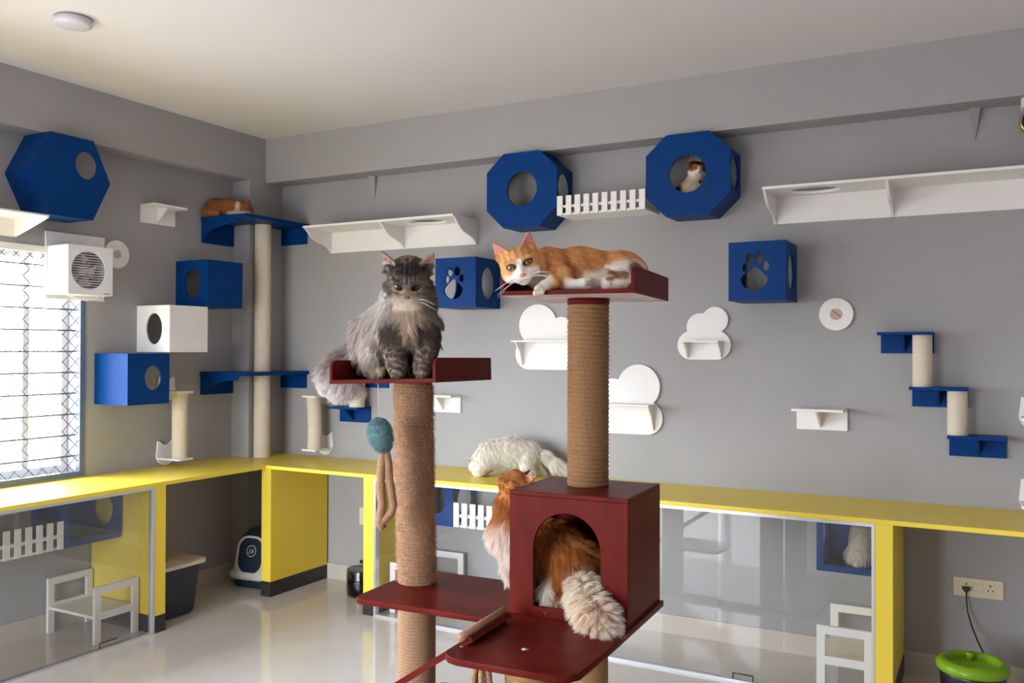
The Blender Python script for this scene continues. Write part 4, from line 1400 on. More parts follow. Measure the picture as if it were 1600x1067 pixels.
def g_coat(P, N):
    h = GH.loc(P)
    dark, mid, tan, pale, lit_side = (0.075, 0.064, 0.062), (0.215, 0.185, 0.170), (0.360, 0.265, 0.190), (0.64, 0.57, 0.51), (0.62, 0.56, 0.53)
    nz = noise(P, 60) * 0.5 + noise(P, 150, 1) * 0.35 + 0.25 * noise(P, 28, 2)
    c = mixc(mid, lit_side, sst(-P[:, 0], -0.035, 0.05) * 0.9 + 0.15 * nz)  # flank towards the window painted paler, its light put into the coat
    c = mixc(c, pale, 0.35 * sst(-P[:, 0], 0.02, 0.09) * sst(P[:, 2], 0.30, 0.10))  # window-lit flank lightened further in the coat colour
    # chest
    ch = sst(P[:, 1], 0.10, 0.02) * sst(P[:, 0], -0.03, 0.02)
    c = mixc(c, tan, ch * (0.75 + 0.4 * nz))
    c = mixc(c, mid, sst(P[:, 0], 0.07, 0.13) * 0.6)
    c = mixc(c, (0.66, 0.54, 0.43), 0.85 * sst(np.hypot(h[:, 0], h[:, 2] + 0.055), 0.050, 0.020) * sst(P[:, 1], 0.05, 0.0))  # tan ruff under the chin, painted lighter to offset the shade there
    # striped forelegs
    lx = np.minimum(np.abs(P[:, 0] + 0.012), np.abs(P[:, 0] - 0.108))
    leg = np.maximum(sst(P[:, 2], 0.130, 0.10), sst(P[:, 2], 0.215, 0.175) * sst(lx, 0.048, 0.030)) * sst(P[:, 1], 0.065, 0.03) * sst(P[:, 0], -0.072, -0.050)
    st = 0.5 + 0.5 * np.sin(P[:, 2] * 300 + P[:, 0] * 70 + 3 * nz)
    lc = mixc((0.085, 0.070, 0.066), (0.27, 0.205, 0.155), st * (0.45 + 0.55 * sst(P[:, 2], 0.15, 0.06)) + 0.3 * nz)
    c = mixc(c, lc, leg)
    # haunch paler toward the foot
    c = mixc(c, (0.40, 0.33, 0.26), sst(P[:, 2], 0.10, 0.03) * sst(-P[:, 0], 0.015, 0.05) * 0.8)
    # tail
    tl = sst(-P[:, 0], 0.13, 0.17)
    c = mixc(c, mixc((0.44, 0.37, 0.35), (0.74, 0.69, 0.68), sst(P[:, 2], 0.06, -0.03)), tl)
    # head
    hd = sst(np.linalg.norm(h * np.array([1, 1, 1.1]), axis=1), 0.070, 0.055)
    x, y, z = h[:, 0], h[:, 1], h[:, 2]
    ax = np.abs(x)
    f = mixc((0.27, 0.215, 0.175), (0.135, 0.112, 0.102), 0.45 + 0.6 * nz)
    f = mixc(f, (0.055, 0.047, 0.047), sst(z, 0.018, 0.034) * 0.85)
    stripe = sst(np.sin(ax * 640 + 1.2), 0.15, 0.75) * sst(z, 0.006, 0.018) * sst(ax, 0.028, 0.020)
    f = mixc(f, (0.035, 0.030, 0.030), stripe * 0.85)
    f = mixc(f, (0.24, 0.17, 0.115), sst(ax, 0.014, 0.006) * sst(z, 0.016, 0.0) * sst(y, 0.02, 0.04))
    md2 = np.hypot(ax / 1.15, z + 0.0265)
    f = mixc(f, mixc((0.165, 0.130, 0.110), (0.64, 0.55, 0.46), sst(md2, 0.021, 0.009)), sst(z, -0.004, -0.017) * sst(ax, 0.004, 0.010) + sst(z, -0.018, -0.024) * sst(ax, 0.012, 0.006))
    f = mixc(f, (0.235, 0.180, 0.135), sst(z, -0.034, -0.044) * 0.85)
    f = mixc(f, (0.090, 0.072, 0.062), 0.75 * sst(z, 0.002, -0.008) * sst(ax, 0.020, 0.028) * sst(np.sin(z * 430 + ax * 200), 0.0, 0.7))
    ln = 0.0 if g.infur else 1.0
    f = mixc(f, (0.12, 0.075, 0.06), ln * sst(np.abs(z + 0.0335 - 0.28 * ax), 0.0022, 0.0010) * sst(ax, 0.016, 0.012) * sst(y, 0.03, 0.04))
    f = mixc(f, (0.12, 0.075, 0.06), ln * sst(ax, 0.0024, 0.0010) * sst(np.abs(z + 0.026), 0.007, 0.004) * sst(y, 0.045, 0.05))

    ed = np.hypot((ax - 0.0215) / 1.15, (z - 0.004) * 1.2)
    f = mixc(f, (0.40, 0.31, 0.22), sst(ed, 0.0155, 0.0135) * sst(z, 0.004, -0.002) * sst(y, 0.01, 0.03) * 0.8)
    f = mixc(f, (0.02, 0.016, 0.015), sst(ed, 0.0112, 0.0100) * sst(y, 0.01, 0.03))
    f = mixc(f, (0.07, 0.055, 0.052), sst(np.abs(z - 0.015 - 0.10 * (ax - 0.02)), 0.006, 0.003) * sst(np.abs(ax - 0.022), 0.016, 0.010) * sst(y, 0.01, 0.03) * 0.8)
    f = mixc(f, (0.05, 0.042, 0.04), sst(np.abs(z + 0.014 + (ax - 0.03) * 0.3), 0.008, 0.003) * sst(ax, 0.020, 0.028) * 0.7)
    c = mixc(c, f, hd)
    # ears
    er = sst(z, 0.040, 0.047) * sst(ax, 0.030, 0.036)
    inner = sst((N @ GH.f), 0.05, 0.45)
    c = mixc(c, mixc((0.10, 0.085, 0.08), (0.44, 0.28, 0.25), inner), er)
    return np.clip(c, 0.004, 0.9)


def g_len(P, N):
    h = GH.loc(P)
    r = np.linalg.norm(h, axis=1)
    L = np.full(len(P), 0.036)
    L = np.where(P[:, 2] < 0.11, 0.026, L)
    leg = (P[:, 1] < 0.045) & (P[:, 0] > -0.05) & (P[:, 2] < 0.13)
    L = np.where(leg, 0.012, L)
    L = np.where(leg & (P[:, 2] < 0.035), 0.007, L)
    L = np.where(P[:, 0] < -0.14, 0.042, L)
    face = np.clip((h[:, 1] - 0.0) / 0.04, 0, 1)
    Lh = 0.020 - 0.0155 * face
    Lh = np.where((np.abs(h[:, 0]) > 0.035) & (h[:, 2] < 0.0), Lh + 0.014, Lh)
    Lh = np.where(h[:, 2] > 0.030, 0.012, Lh)
    Lh = np.where(h[:, 2] > 0.056, 0.006, Lh)
    md = np.hypot(h[:, 0], h[:, 2] + 0.020)
    Lh = np.where(h[:, 1] > 0.025, np.minimum(Lh, 0.0045 + 0.020 * sst(md, 0.010, 0.036)), Lh)
    L = np.where((h[:, 2] > 0.040) & (np.abs(h[:, 0]) > 0.030) & (r < 0.16), 0.005, np.where(r < 0.085, Lh, L))
    return L


def g_flow(P, N):
    h = GH.loc(P)
    F = np.tile(np.array([-0.25, 0.15, -0.9]), (len(P), 1))
    F[P[:, 0] > 0.06] = (0.35, 0.1, -0.9)
    F[P[:, 0] < -0.14] = (-0.55, -0.1, -0.75)
    fh = (P - GH.w(0, 0.055, -0.006))
    hd = np.linalg.norm(h, axis=1) < 0.085
    F[hd] = unit(fh[hd]) + 0.0
    return F


def g_dens(P, N):
    h = GH.loc(P)
    ax = np.abs(h[:, 0])
    ed = np.hypot((ax - 0.0215) / 1.1, (h[:, 2] - 0.0042) * 1.5)
    d = np.ones(len(P))
    d[(ed < 0.0105) & (h[:, 1] > 0.02)] = 0
    d[(ax < 0.009) & (np.abs(h[:, 2] + 0.0165) < 0.007) & (h[:, 1] > 0.042)] = 0
    d[(ax < 0.0016) & (np.abs(h[:, 2] + 0.027) < 0.007) & (h[:, 1] > 0.04)] = 0
    d[(ax < 0.014) & (np.abs(h[:, 2] + 0.0335 - 0.28 * ax) < 0.0014) & (h[:, 1] > 0.035)] = 0
    d[(h[:, 2] > 0.056) & (np.abs(h[:, 0]) > 0.03) & (N @ GH.f > 0.2) & (np.linalg.norm(h, axis=1) < 0.12)] = 0.15
    d[np.linalg.norm(h, axis=1) < 0.085] *= 2.2
    d[P[:, 0] < -0.14] *= 1.5
    return d


g.build(0.0042, g_coat)
g.fur(80000, g_len, g_flow, 1, 0.00040, lambda P: np.where(P[:, 0] < -0.14, 0.8, 0.34), 0.30, 0.65, 60, g_dens)
g.eyes(GH, 'iris_amber', 0.0102, 0.0215, 0.0364, 0.0036, 0.62)
g.nose(GH, 'nose_brown', 0.0092)
g.whiskers(GH, 0.060)

# ---- orange and white short-haired cat lying on the right tray
o_ = Cat('cat', 'orange and white short-haired cat lying on the right tray, paw over the edge', (3.2260, -2.0510, 1.6800), AZ)
_r20 = math.radians(19)
OH = o_.head((-0.136, 0.000, 0.086), (0.04, -0.95, -0.30), (-math.sin(_r20), -0.28, math.cos(_r20)), 1.22, 0.043, 0.0225, 0.50, (0.0142, 0.0178), 0.009)
o_.ell((0.115, 0.040, 0.030), (0.065, 0.034, 0.034), None, 0.03)
o_.cap((-0.120, 0.040, 0.082), 0.046, (-0.055, 0.070, 0.075), 0.058, 0.03)
o_.cap((-0.040, 0.085, 0.072), 0.066, (0.060, 0.120, 0.070), 0.072, 0.04)
o_.cap((0.060, 0.120, 0.070), 0.072, (0.190, 0.130, 0.066), 0.070, 0.04)
o_.ell((0.205, 0.125, 0.062), (0.075, 0.080, 0.066), None, 0.03)
o_.ell((0.195, 0.060, 0.050), (0.062, 0.045, 0.050), None, 0.025)     # thigh
o_.chain([((0.170, 0.040, 0.026), 0.026), ((0.140, 0.005, 0.020), 0.018), ((0.172, -0.005, 0.022), 0.017), ((0.188, -0.012, 0.028), 0.019)], 0.012)
o_.chain([((0.215, 0.030, 0.024), 0.022), ((0.200, 0.000, 0.020), 0.018), ((0.212, -0.014, 0.024), 0.018)], 0.012)
o_.chain([((-0.030, 0.060, 0.066), 0.044), ((0.000, 0.006, 0.044), 0.027), ((-0.028, -0.020, 0.028), 0.0195), ((-0.058, -0.038, 0.014), 0.0175)], 0.018)   # near foreleg
o_.chain([((-0.058, -0.038, 0.014), 0.0175), ((-0.074, -0.050, 0.000), 0.0185)], 0.008)
o_.chain([((0.010, 0.030, 0.040), 0.030), ((0.005, -0.006, 0.026), 0.021), ((0.032, -0.016, 0.020), 0.0145), ((0.052, -0.018, 0.022), 0.0150), ((0.062, -0.020, 0.023), 0.0195)], 0.008)  # far foreleg folded
for k in (-1, 0, 1):
    o_.ell((-0.078 + 0.0112 * k, -0.066, -0.008 + 0.002 * k), (0.0066, 0.013, 0.0105), None, 0.0022)
    o_.ell((0.075, -0.022, 0.022 + 0.0112 * k), (0.014, 0.011, 0.0064), None, 0.0022)
o_.chain([((0.255, 0.150, 0.050), 0.030), ((0.262, 0.200, 0.036), 0.020), ((0.200, 0.235, 0.028), 0.017), ((0.120, 0.235, 0.026), 0.014)], 0.02)


def o_coat(P, N):
    h = OH.loc(P)
    orange, deep, white, cream = (0.760, 0.400, 0.165), (0.480, 0.205, 0.070), (0.90, 0.84, 0.77), (0.80, 0.64, 0.50)
    nz = noise(P, 55) * 0.5 + noise(P, 140, 1) * 0.3
    st = sst(np.sin(P[:, 0] * 95 + P[:, 2] * 45 + 3.2 * noise(P, 14, 2)), 0.1, 0.9)
    c = mixc(orange, deep, 0.62 * st + 0.30 * nz)
    c = mixc(c, (0.80, 0.46, 0.20), sst(P[:, 2], 0.115, 0.135) * 0.35)
    # belly and flank white
    edge = 0.060 + 0.045 * sst(P[:, 0], 0.10, 0.19) + 0.012 * nz
    front = sst(P[:, 1], 0.100, 0.070)
    bl = sst(P[:, 2], edge + 0.018, edge - 0.012) * sst(P[:, 0], 0.030, 0.075) * front
    c = mixc(c, white, bl)
    c = mixc(c, cream, 0.35 * bl * sst(P[:, 2], 0.06, 0.02))
    # hind white with russet patches
    hq = sst(P[:, 0], 0.115, 0.150) * sst(P[:, 1], 0.10, 0.06)
    spot = sst(noise(P, 60, 2) + 0.3 * np.sin(P[:, 0] * 80), 0.05, 0.35)
    c = mixc(c, mixc(white, (0.27, 0.105, 0.040), spot), hq * sst(P[:, 2], 0.090, 0.075) * sst(P[:, 2], 0.020, 0.036))
    c = mixc(c, mixc((0.72, 0.64, 0.55), (0.20, 0.12, 0.08), sst(noise(P, 130, 1), 0.35, 0.6)), sst(P[:, 0], 0.13, 0.15) * sst(P[:, 1], 0.030, 0.012) * sst(P[:, 2], 0.048, 0.038))
    for sx, sz, ra, rb in ((0.178, 0.052, 0.030, 0.017), (0.226, 0.078, 0.026, 0.020), (0.145, 0.040, 0.014, 0.012)):
        q = np.hypot((P[:, 0] - sx) / ra, (P[:, 2] - sz) / rb) + 0.25 * nz
        c = mixc(c, (0.30, 0.125, 0.050), 0.9 * sst(q, 1.15, 0.65) * sst(P[:, 1], 0.085, 0.060) * sst(P[:, 2], 0.026, 0.036))
    # forelegs
    leg = sst(P[:, 1], 0.020, 0.004) * sst(P[:, 0], 0.12, 0.10) * sst(P[:, 0], -0.115, -0.10) * sst(P[:, 2], 0.060, 0.048)
    wht = np.maximum(sst(P[:, 0] + 0.008 * nz, -0.028, -0.048), sst(P[:, 2] + 0.006 * nz, 0.044, 0.032) * sst(P[:, 0], -0.004, 0.012))
    c = mixc(c, white, leg * wht)
    cr1 = sst(np.abs(np.abs(P[:, 2] - 0.022) - 0.0056), 0.0022, 0.0008) * sst(P[:, 0], 0.064, 0.070) * sst(P[:, 0], 0.098, 0.092) * sst(P[:, 1], 0.0, -0.01)
    cr2 = sst(np.abs(np.abs(P[:, 0] + 0.078) - 0.0056), 0.0022, 0.0008) * sst(P[:, 1], -0.055, -0.062)
    c = mixc(c, (0.40, 0.30, 0.24), 0.8 * np.clip(cr1 + cr2, 0, 1))  # toe gaps darkened, crease shade painted into the coat
    # chest under the chin
    c = mixc(c, (0.70, 0.58, 0.48), sst(P[:, 2], 0.065, 0.040) * sst(P[:, 0], -0.055, -0.075) * sst(P[:, 1], 0.09, 0.05))
    # head
    hd = sst(np.linalg.norm(h, axis=1), 0.072, 0.058)
    x, y, z = h[:, 0], h[:, 1], h[:, 2]
    ax = np.abs(x)
    f = mixc(orange, deep, sst(np.sin(ax * 400 + 1.2 + 2.2 * nz), 0.35, 0.9) * sst(z, 0.010, 0.020) * 0.75 + 0.18 * nz)
    f = mixc(f, (0.66, 0.42, 0.22), sst(np.hypot(ax - 0.0215, z - 0.006), 0.020, 0.012) * sst(y, 0.0, 0.02) * 0.6)
    bw_ = 0.0045 + 0.020 * sst(z, 0.006, -0.016)
    f = mixc(f, white, sst(ax, bw_ + 0.004, bw_) * sst(z, 0.026, 0.018) * sst(y, 0.01, 0.03))
    f = mixc(f, white, sst(z, -0.008, -0.018) * sst(ax, 0.050, 0.040))
    ed = np.hypot((ax - 0.0215) / 1.2, (z - 0.006) * 1.15)
    f = mixc(f, (0.10, 0.04, 0.02), sst(ed, 0.0120, 0.0100) * sst(y, 0.01, 0.03))
    ml = sst(np.abs(z + 0.0315 + ax * 0.25), 0.0018, 0.0007) * sst(ax, 0.014, 0.010) * sst(y, 0.03, 0.045)
    f = mixc(f, (0.35, 0.16, 0.12), ml)
    c = mixc(c, f, hd)
    er = sst(z, 0.040, 0.047) * sst(np.linalg.norm(h, axis=1), 0.12, 0.11)
    inner = sst((N @ OH.f), 0.0, 0.35)
    c = mixc(c, mixc((0.48, 0.22, 0.09), (0.66, 0.27, 0.23), inner), er)
    return np.clip(c, 0.004, 0.9)


def o_len(P, N):
    h = OH.loc(P)
    r = np.linalg.norm(h, axis=1)
    L = np.full(len(P), 0.016)
    L = np.where((P[:, 1] < 0.02) & (P[:, 2] < 0.06), 0.0030, L)
    L = np.where((P[:, 2] < 0.055) & (P[:, 0] > 0.04) & (P[:, 1] > 0.012) & (P[:, 0] < 0.15), 0.022, L)
    Lh = 0.009 - 0.005 * np.clip(h[:, 1] / 0.04, 0, 1)
    Lh = np.where(h[:, 2] > 0.042, 0.003, Lh)
    return np.where(r < 0.075, Lh, np.where((r < 0.12) & (h[:, 2] > 0.04), 0.003, L))


def o_flow(P, N):
    h = OH.loc(P)
    F = np.tile(np.array([0.85, 0.05, -0.45]), (len(P), 1))
    leg = (P[:, 1] < 0.01) & (P[:, 0] < 0.0)
    F[leg] = (-0.8, -0.3, -0.3)
    hd = np.linalg.norm(h, axis=1) < 0.075
    F[hd] = unit((P - OH.w(0, 0.055, -0.006))[hd])
    return F


def o_dens(P, N):
    h = OH.loc(P)
    ax = np.abs(h[:, 0])
    d = np.ones(len(P))
    ed = np.hypot((ax - 0.0215) / 1.1, (h[:, 2] - 0.006) * 1.25)
    d[(ed < 0.0112) & (h[:, 1] > 0.02)] = 0
    d[(ax < 0.009) & (np.abs(h[:, 2] + 0.0175) < 0.007) & (h[:, 1] > 0.042)] = 0
    d[(h[:, 2] > 0.042) & (N @ OH.f > 0.1) & (np.linalg.norm(h, axis=1) < 0.12)] = 0.05
    d[np.linalg.norm(h, axis=1) < 0.075] *= 1.8
    return d


o_.build(0.0042, o_coat)
o_.fur(60000, o_len, o_flow, 2, 0.00036, 0.28, 0.12, 0.35, 35, o_dens)
o_.eyes(OH, 'iris_green', 0.0096, 0.0210, 0.0362, 0.0050, 0.60)
o_.nose(OH, 'nose_pink', 0.0080)
o_.whiskers(OH, 0.060)

# ---- orange long-haired cat inside the maroon house, head out of the side hole
c_ = Cat('cat', 'orange and cream long-haired cat inside the maroon house, tail out of the arch', (3.2680, -2.0410, 0.6790), AZ)
CHD = c_.head((-0.182, 0.268, 0.362), (-0.66, -0.22, 0.72), (0.72, 0.10, 0.62), 1.05, 0.040, 0.022, 0.40)
c_.cap((0.010, 0.130, 0.120), 0.092, (-0.060, 0.190, 0.150), 0.095, 0.04)
c_.cap((-0.060, 0.190, 0.150), 0.092, (-0.160, 0.265, 0.175), 0.072, 0.04)
c_.ell((0.015, 0.100, 0.100), (0.085, 0.075, 0.085), None, 0.04)
c_.cap((-0.160, 0.265, 0.175), 0.070, (-0.215, 0.270, 0.200), 0.052, 0.03)
c_.cap((-0.215, 0.270, 0.200), 0.052, (-0.205, 0.268, 0.310), 0.040, 0.03)
c_.cap((-0.205, 0.268, 0.310), 0.040, (-0.182, 0.268, 0.355), 0.040, 0.02)
c_.chain([((-0.050, 0.110, 0.090), 0.050), ((-0.085, 0.075, 0.045), 0.030), ((-0.090, 0.050, 0.022), 0.022)], 0.02)
c_.chain([((0.015, 0.100, 0.070), 0.055), ((-0.025, 0.060, 0.030), 0.028), ((-0.045, 0.045, 0.022), 0.022)], 0.02)
c_.chain([((-0.215, 0.285, 0.180), 0.036), ((-0.205, 0.290, 0.090), 0.020), ((-0.190, 0.285, 0.022), 0.018)], 0.02)
CT_ = [((0.012, 0.050, 0.095), 0.030), ((0.020, -0.015, 0.080), 0.028), ((0.034, -0.070, 0.056), 0.031), ((0.052, -0.125, 0.030), 0.033), ((0.066, -0.160, 0.012), 0.024)]
c_.chain(CT_, 0.025)


def c_coat(P, N):
    h = CHD.loc(P)
    rufous, dark, cream, wht = (0.640, 0.260, 0.075), (0.320, 0.110, 0.032), (0.92, 0.76, 0.63), (0.90, 0.84, 0.78)
    nz = noise(P, 50) * 0.5 + noise(P, 130, 1) * 0.4
    c = mixc(rufous, dark, 0.35 + 0.5 * nz)
    c = mixc(c, cream, sst(P[:, 2], 0.060, 0.030) * sst(P[:, 1], 0.02, 0.05) * sst(P[:, 0], 0.0, -0.03))
    c = mixc(c, wht, sst(P[:, 0], -0.066, -0.082) * sst(P[:, 1], 0.16, 0.12) * sst(P[:, 2], 0.13, 0.09))
    tl = sst(P[:, 1], 0.045, 0.0)
    tc = mixc(cream, (0.60, 0.30, 0.14), sst(P[:, 0] - 0.03 - (0.05 - P[:, 1]) * 0.16, 0.02, -0.005) * sst(P[:, 1], -0.11, -0.15) * 0.6 + 0.2 * nz)
    tc = mixc(tc, (0.94, 0.86, 0.78), 0.5 + 0.5 * nz)
    c = mixc(c, tc, tl)
    out = sst(P[:, 0], -0.155, -0.175)
    oc = mixc(mixc((0.66, 0.30, 0.110), (0.46, 0.17, 0.050), 0.5 + 0.6 * nz), (0.88, 0.76, 0.68), sst(P[:, 2], 0.265, 0.215))
    c = mixc(c, oc, out)
    hd = sst(np.linalg.norm(h, axis=1), 0.066, 0.056)
    x, y, z = h[:, 0], h[:, 1], h[:, 2]
    f = mixc((0.62, 0.28, 0.100), (0.36, 0.125, 0.038), 0.4 + 0.7 * nz)
    c = mixc(c, f, hd)
    er = sst(z, 0.040, 0.046) * sst(np.linalg.norm(h, axis=1), 0.11, 0.10)
    c = mixc(c, mixc((0.45, 0.20, 0.08), (0.70, 0.42, 0.35), sst(N @ CHD.f, -0.1, 0.3)), er)
    return np.clip(c, 0.004, 0.9)


def c_len(P, N):
    h = CHD.loc(P)
    r = np.linalg.norm(h, axis=1)
    L = np.full(len(P), 0.034)
    L = np.where(P[:, 1] < 0.03, 0.050, L)
    L = np.where((P[:, 0] < -0.17) & (P[:, 2] < 0.24), 0.048, L)
    L = np.where((P[:, 2] < 0.05) & (P[:, 1] > 0.03), 0.014, L)
    return np.where(r < 0.070, 0.010, np.where((r < 0.11) & (h[:, 2] > 0.038), 0.004, L))


def c_flow(P, N):
    h = CHD.loc(P)
    F = np.tile(np.array([0.35, -0.25, -0.75]), (len(P), 1))
    tl = P[:, 1] < 0.045
    F[tl] = (0.12, -0.45, -0.30)
    out = P[:, 0] < -0.16
    F[out] = (-0.15, -0.15, -0.95)
    hd = np.linalg.norm(h, axis=1) < 0.070
    F[hd] = unit((P - CHD.w(0, 0.06, -0.006))[hd])
    return F


def c_dens(P, N):
    d = np.ones(len(P))
    d[P[:, 1] < 0.045] *= 2.2
    h = CHD.loc(P)
    d[(h[:, 2] > 0.040) & (N @ CHD.f > 0.0) & (np.linalg.norm(h, axis=1) < 0.11)] = 0.1
    return d


c_.build(0.0048, c_coat)
c_.fur(60000, c_len, c_flow, 3, 0.00040, lambda P: np.where(P[:, 1] < 0.04, 1.5, 0.45), 0.25, 0.55, 45, c_dens)
c_.nose(CHD, 'nose_brown', 0.0085)

# ---- white long-haired cat walking on the counter
w_ = Cat('cat', 'white long-haired cat walking on the yellow counter, head down', (2.0530, -0.2200, CT), AZ - 0.16)
WH = w_.head((-0.196, -0.005, 0.062), (-0.42, -0.25, -0.86), (-0.85, -0.1, 0.45), 1.0, 0.040, 0.020, 0.35)
w_.cap((-0.180, 0.005, 0.085), 0.050, (-0.120, 0.020, 0.120), 0.062, 0.03)
w_.cap((-0.120, 0.020, 0.128), 0.072, (0.000, 0.030, 0.140), 0.076, 0.04)
w_.cap((0.000, 0.030, 0.140), 0.076, (0.085, 0.030, 0.128), 0.072, 0.04)
w_.chain([((-0.150, -0.010, 0.090), 0.036), ((-0.165, -0.020, 0.040), 0.022), ((-0.185, -0.025, 0.018), 0.018)], 0.02)
w_.chain([((-0.140, 0.050, 0.090), 0.036), ((-0.145, 0.050, 0.040), 0.022), ((-0.160, 0.045, 0.018), 0.018)], 0.02)
w_.chain([((0.085, -0.005, 0.100), 0.052), ((0.085, -0.020, 0.060), 0.032), ((0.105, -0.020, 0.040), 0.020), ((0.085, -0.025, 0.018), 0.018)], 0.02)
w_.chain([((0.110, 0.060, 0.100), 0.048), ((0.125, 0.060, 0.055), 0.030), ((0.145, 0.055, 0.038), 0.020), ((0.125, 0.050, 0.018), 0.018)], 0.02)
w_.chain([((0.130, 0.030, 0.140), 0.026), ((0.180, 0.030, 0.115), 0.030), ((0.240, 0.025, 0.070), 0.034), ((0.305, 0.020, 0.045), 0.026)], 0.02)


def w_coat(P, N):
    nz = noise(P, 60) * 0.5 + noise(P, 140, 1) * 0.3
    c = mixc((0.90, 0.86, 0.80), (0.80, 0.74, 0.64), 0.3 + 0.3 * nz)
    h = WH.loc(P)
    er = sst(h[:, 2], 0.040, 0.046) * sst(np.linalg.norm(h, axis=1), 0.11, 0.10)
    return np.clip(mixc(c, (0.70, 0.42, 0.36), er * sst(N @ WH.f, -0.2, 0.3)), 0.01, 0.9)


def w_len(P, N):
    L = np.full(len(P), 0.034)
    L = np.where(P[:, 2] < 0.045, 0.014, L)
    L = np.where(P[:, 0] > 0.15, 0.040, L)
    return np.where(np.linalg.norm(WH.loc(P), axis=1) < 0.07, 0.014, L)


def w_flow(P, N):
    F = np.tile(np.array([0.30, -0.05, -0.85]), (len(P), 1))
    F[P[:, 0] > 0.15] = (0.8, -0.05, -0.55)
    return F


w_.build(0.0055, w_coat)
w_.fur(26000, w_len, w_flow, 4, 0.0006, 0.30, 0.35, 0.55, 40)
w_.nose(WH, 'nose_pink')

# ---- calico cat in the right octagon
k_ = Cat('cat', 'calico cat with dark collar sitting in the right-hand blue octagon', (3.0400, -0.1000, 2.1980), AZ)
KH = k_.head((0.018, -0.020, 0.228), (0.02, -0.95, -0.30), (0.10, -0.30, 0.95), 0.92, 0.040, 0.021, 0.35)
k_.cap((-0.070, 0.030, 0.070), 0.062, (-0.005, 0.010, 0.120), 0.058, 0.04)
k_.cap((-0.005, 0.010, 0.120), 0.056, (0.020, -0.005, 0.180), 0.040, 0.03)
k_.ell((-0.060, 0.010, 0.062), (0.070, 0.060, 0.058), None, 0.03)
k_.chain([((0.030, -0.015, 0.120), 0.032), ((0.036, -0.030, 0.060), 0.020), ((0.038, -0.036, 0.022), 0.017)], 0.02)
k_.chain([((0.065, 0.010, 0.110), 0.030), ((0.070, -0.005, 0.060), 0.020), ((0.072, -0.010, 0.022), 0.017)], 0.02)


def k_coat(P, N):
    h = KH.loc(P)
    nz = noise(P, 50) * 0.5
    c = mixc((0.66, 0.57, 0.44), (0.50, 0.41, 0.30), 0.4 + 0.4 * nz)
    c = mixc(c, (0.030, 0.018, 0.012), sst(-P[:, 0], 0.050, 0.075) + sst(P[:, 2], 0.075, 0.055) * sst(P[:, 0], 0.03, 0.0) * 0.85)
    x, y, z = h[:, 0], h[:, 1], h[:, 2]
    hd = sst(np.linalg.norm(h, axis=1), 0.066, 0.056)
    f = mixc((0.46, 0.17, 0.035), (0.25, 0.08, 0.02), 0.3 + nz)
    f = mixc(f, (0.03, 0.018, 0.012), sst(z, 0.024, 0.032) * sst(x, -0.02, 0.0) + sst(x, 0.025, 0.035) * sst(z, -0.01, 0.005) * 0.7)
    bw_ = 0.006 + 0.026 * sst(z, 0.006, -0.014)
    f = mixc(f, (0.78, 0.73, 0.66), sst(np.abs(x), bw_ + 0.004, bw_) * sst(z, 0.024, 0.014) + sst(z, -0.010, -0.018))
    c = mixc(c, f, hd)
    er = sst(z, 0.040, 0.046)
    return np.clip(mixc(c, (0.30, 0.13, 0.06), er * sst(np.linalg.norm(h, axis=1), 0.11, 0.10)), 0.004, 0.9)


k_.build(0.0045, k_coat)
k_.fur(14000, lambda P, N: np.where(np.linalg.norm(KH.loc(P), axis=1) < 0.07, 0.004, 0.010), lambda P, N: np.tile(np.array([-0.2, 0.1, -0.9]), (len(P), 1)), 5, 0.0005, 0.3, 0.1, 0.3, 40)
k_.eyes(KH, 'iris_green', 0.0105, 0.0215, 0.0345, 0.006, 0.5)
k_.nose(KH, 'nose_pink', 0.0075)
kc = MB()
kc.lathe([(0.0385, -0.006), (0.042, -0.006), (0.042, 0.006), (0.0385, 0.006)], (0.020, -0.003, 0.178), 30, 0, (0.1, -0.25, 1))
kc.lathe([(0, -0.009), (0.007, -0.006), (0.009, 0), (0.007, 0.006), (0, 0.009)], (0.026, -0.046, 0.158), 14, 0, (0, 0, 1))
kc.build('collar', 'collar', k_.o)

# ---- ginger cat asleep on the top corner shelf
s_ = Cat('cat', 'ginger cat asleep on the topmost blue corner shelf', (0.2400, -0.4250, 2.3270), AZ)
SH_ = s_.head((0.000, -0.020, 0.052), (0.70, -0.55, -0.45), (-0.1, -0.35, 0.93), 0.95, 0.036, 0.020, 0.35)
s_.cap((-0.200, 0.020, 0.066), 0.060, (-0.105, 0.015, 0.062), 0.056, 0.04)
s_.cap((-0.105, 0.015, 0.062), 0.054, (-0.020, -0.005, 0.052), 0.038, 0.03)
s_.chain([((-0.090, -0.035, 0.030), 0.026), ((-0.030, -0.055, 0.018), 0.017), ((0.020, -0.050, 0.016), 0.016)], 0.015)
s_.chain([((-0.215, -0.02, 0.040), 0.035), ((-0.24, -0.045, 0.025), 0.022), ((-0.16, -0.055, 0.020), 0.018)], 0.02)


def s_coat(P, N):
    nz = noise(P, 55) * 0.5
    c = mixc((0.40, 0.155, 0.060), (0.24, 0.085, 0.035), 0.4 + 0.7 * nz)
    c = mixc(c, (0.70, 0.56, 0.43), sst(P[:, 0], -0.060, -0.045) * sst(P[:, 0], -0.012, -0.03))
    return np.clip(mixc(c, (0.72, 0.60, 0.48), sst(P[:, 2], 0.036, 0.026) * sst(P[:, 0], -0.12, -0.08)), 0.004, 0.9)


s_.build(0.005, s_coat)
s_.fur(12000, lambda P, N: np.full(len(P), 0.011), lambda P, N: np.tile(np.array([-0.7, 0.1, -0.6]), (len(P), 1)), 6, 0.0006, 0.3, 0.1, 0.3, 40)

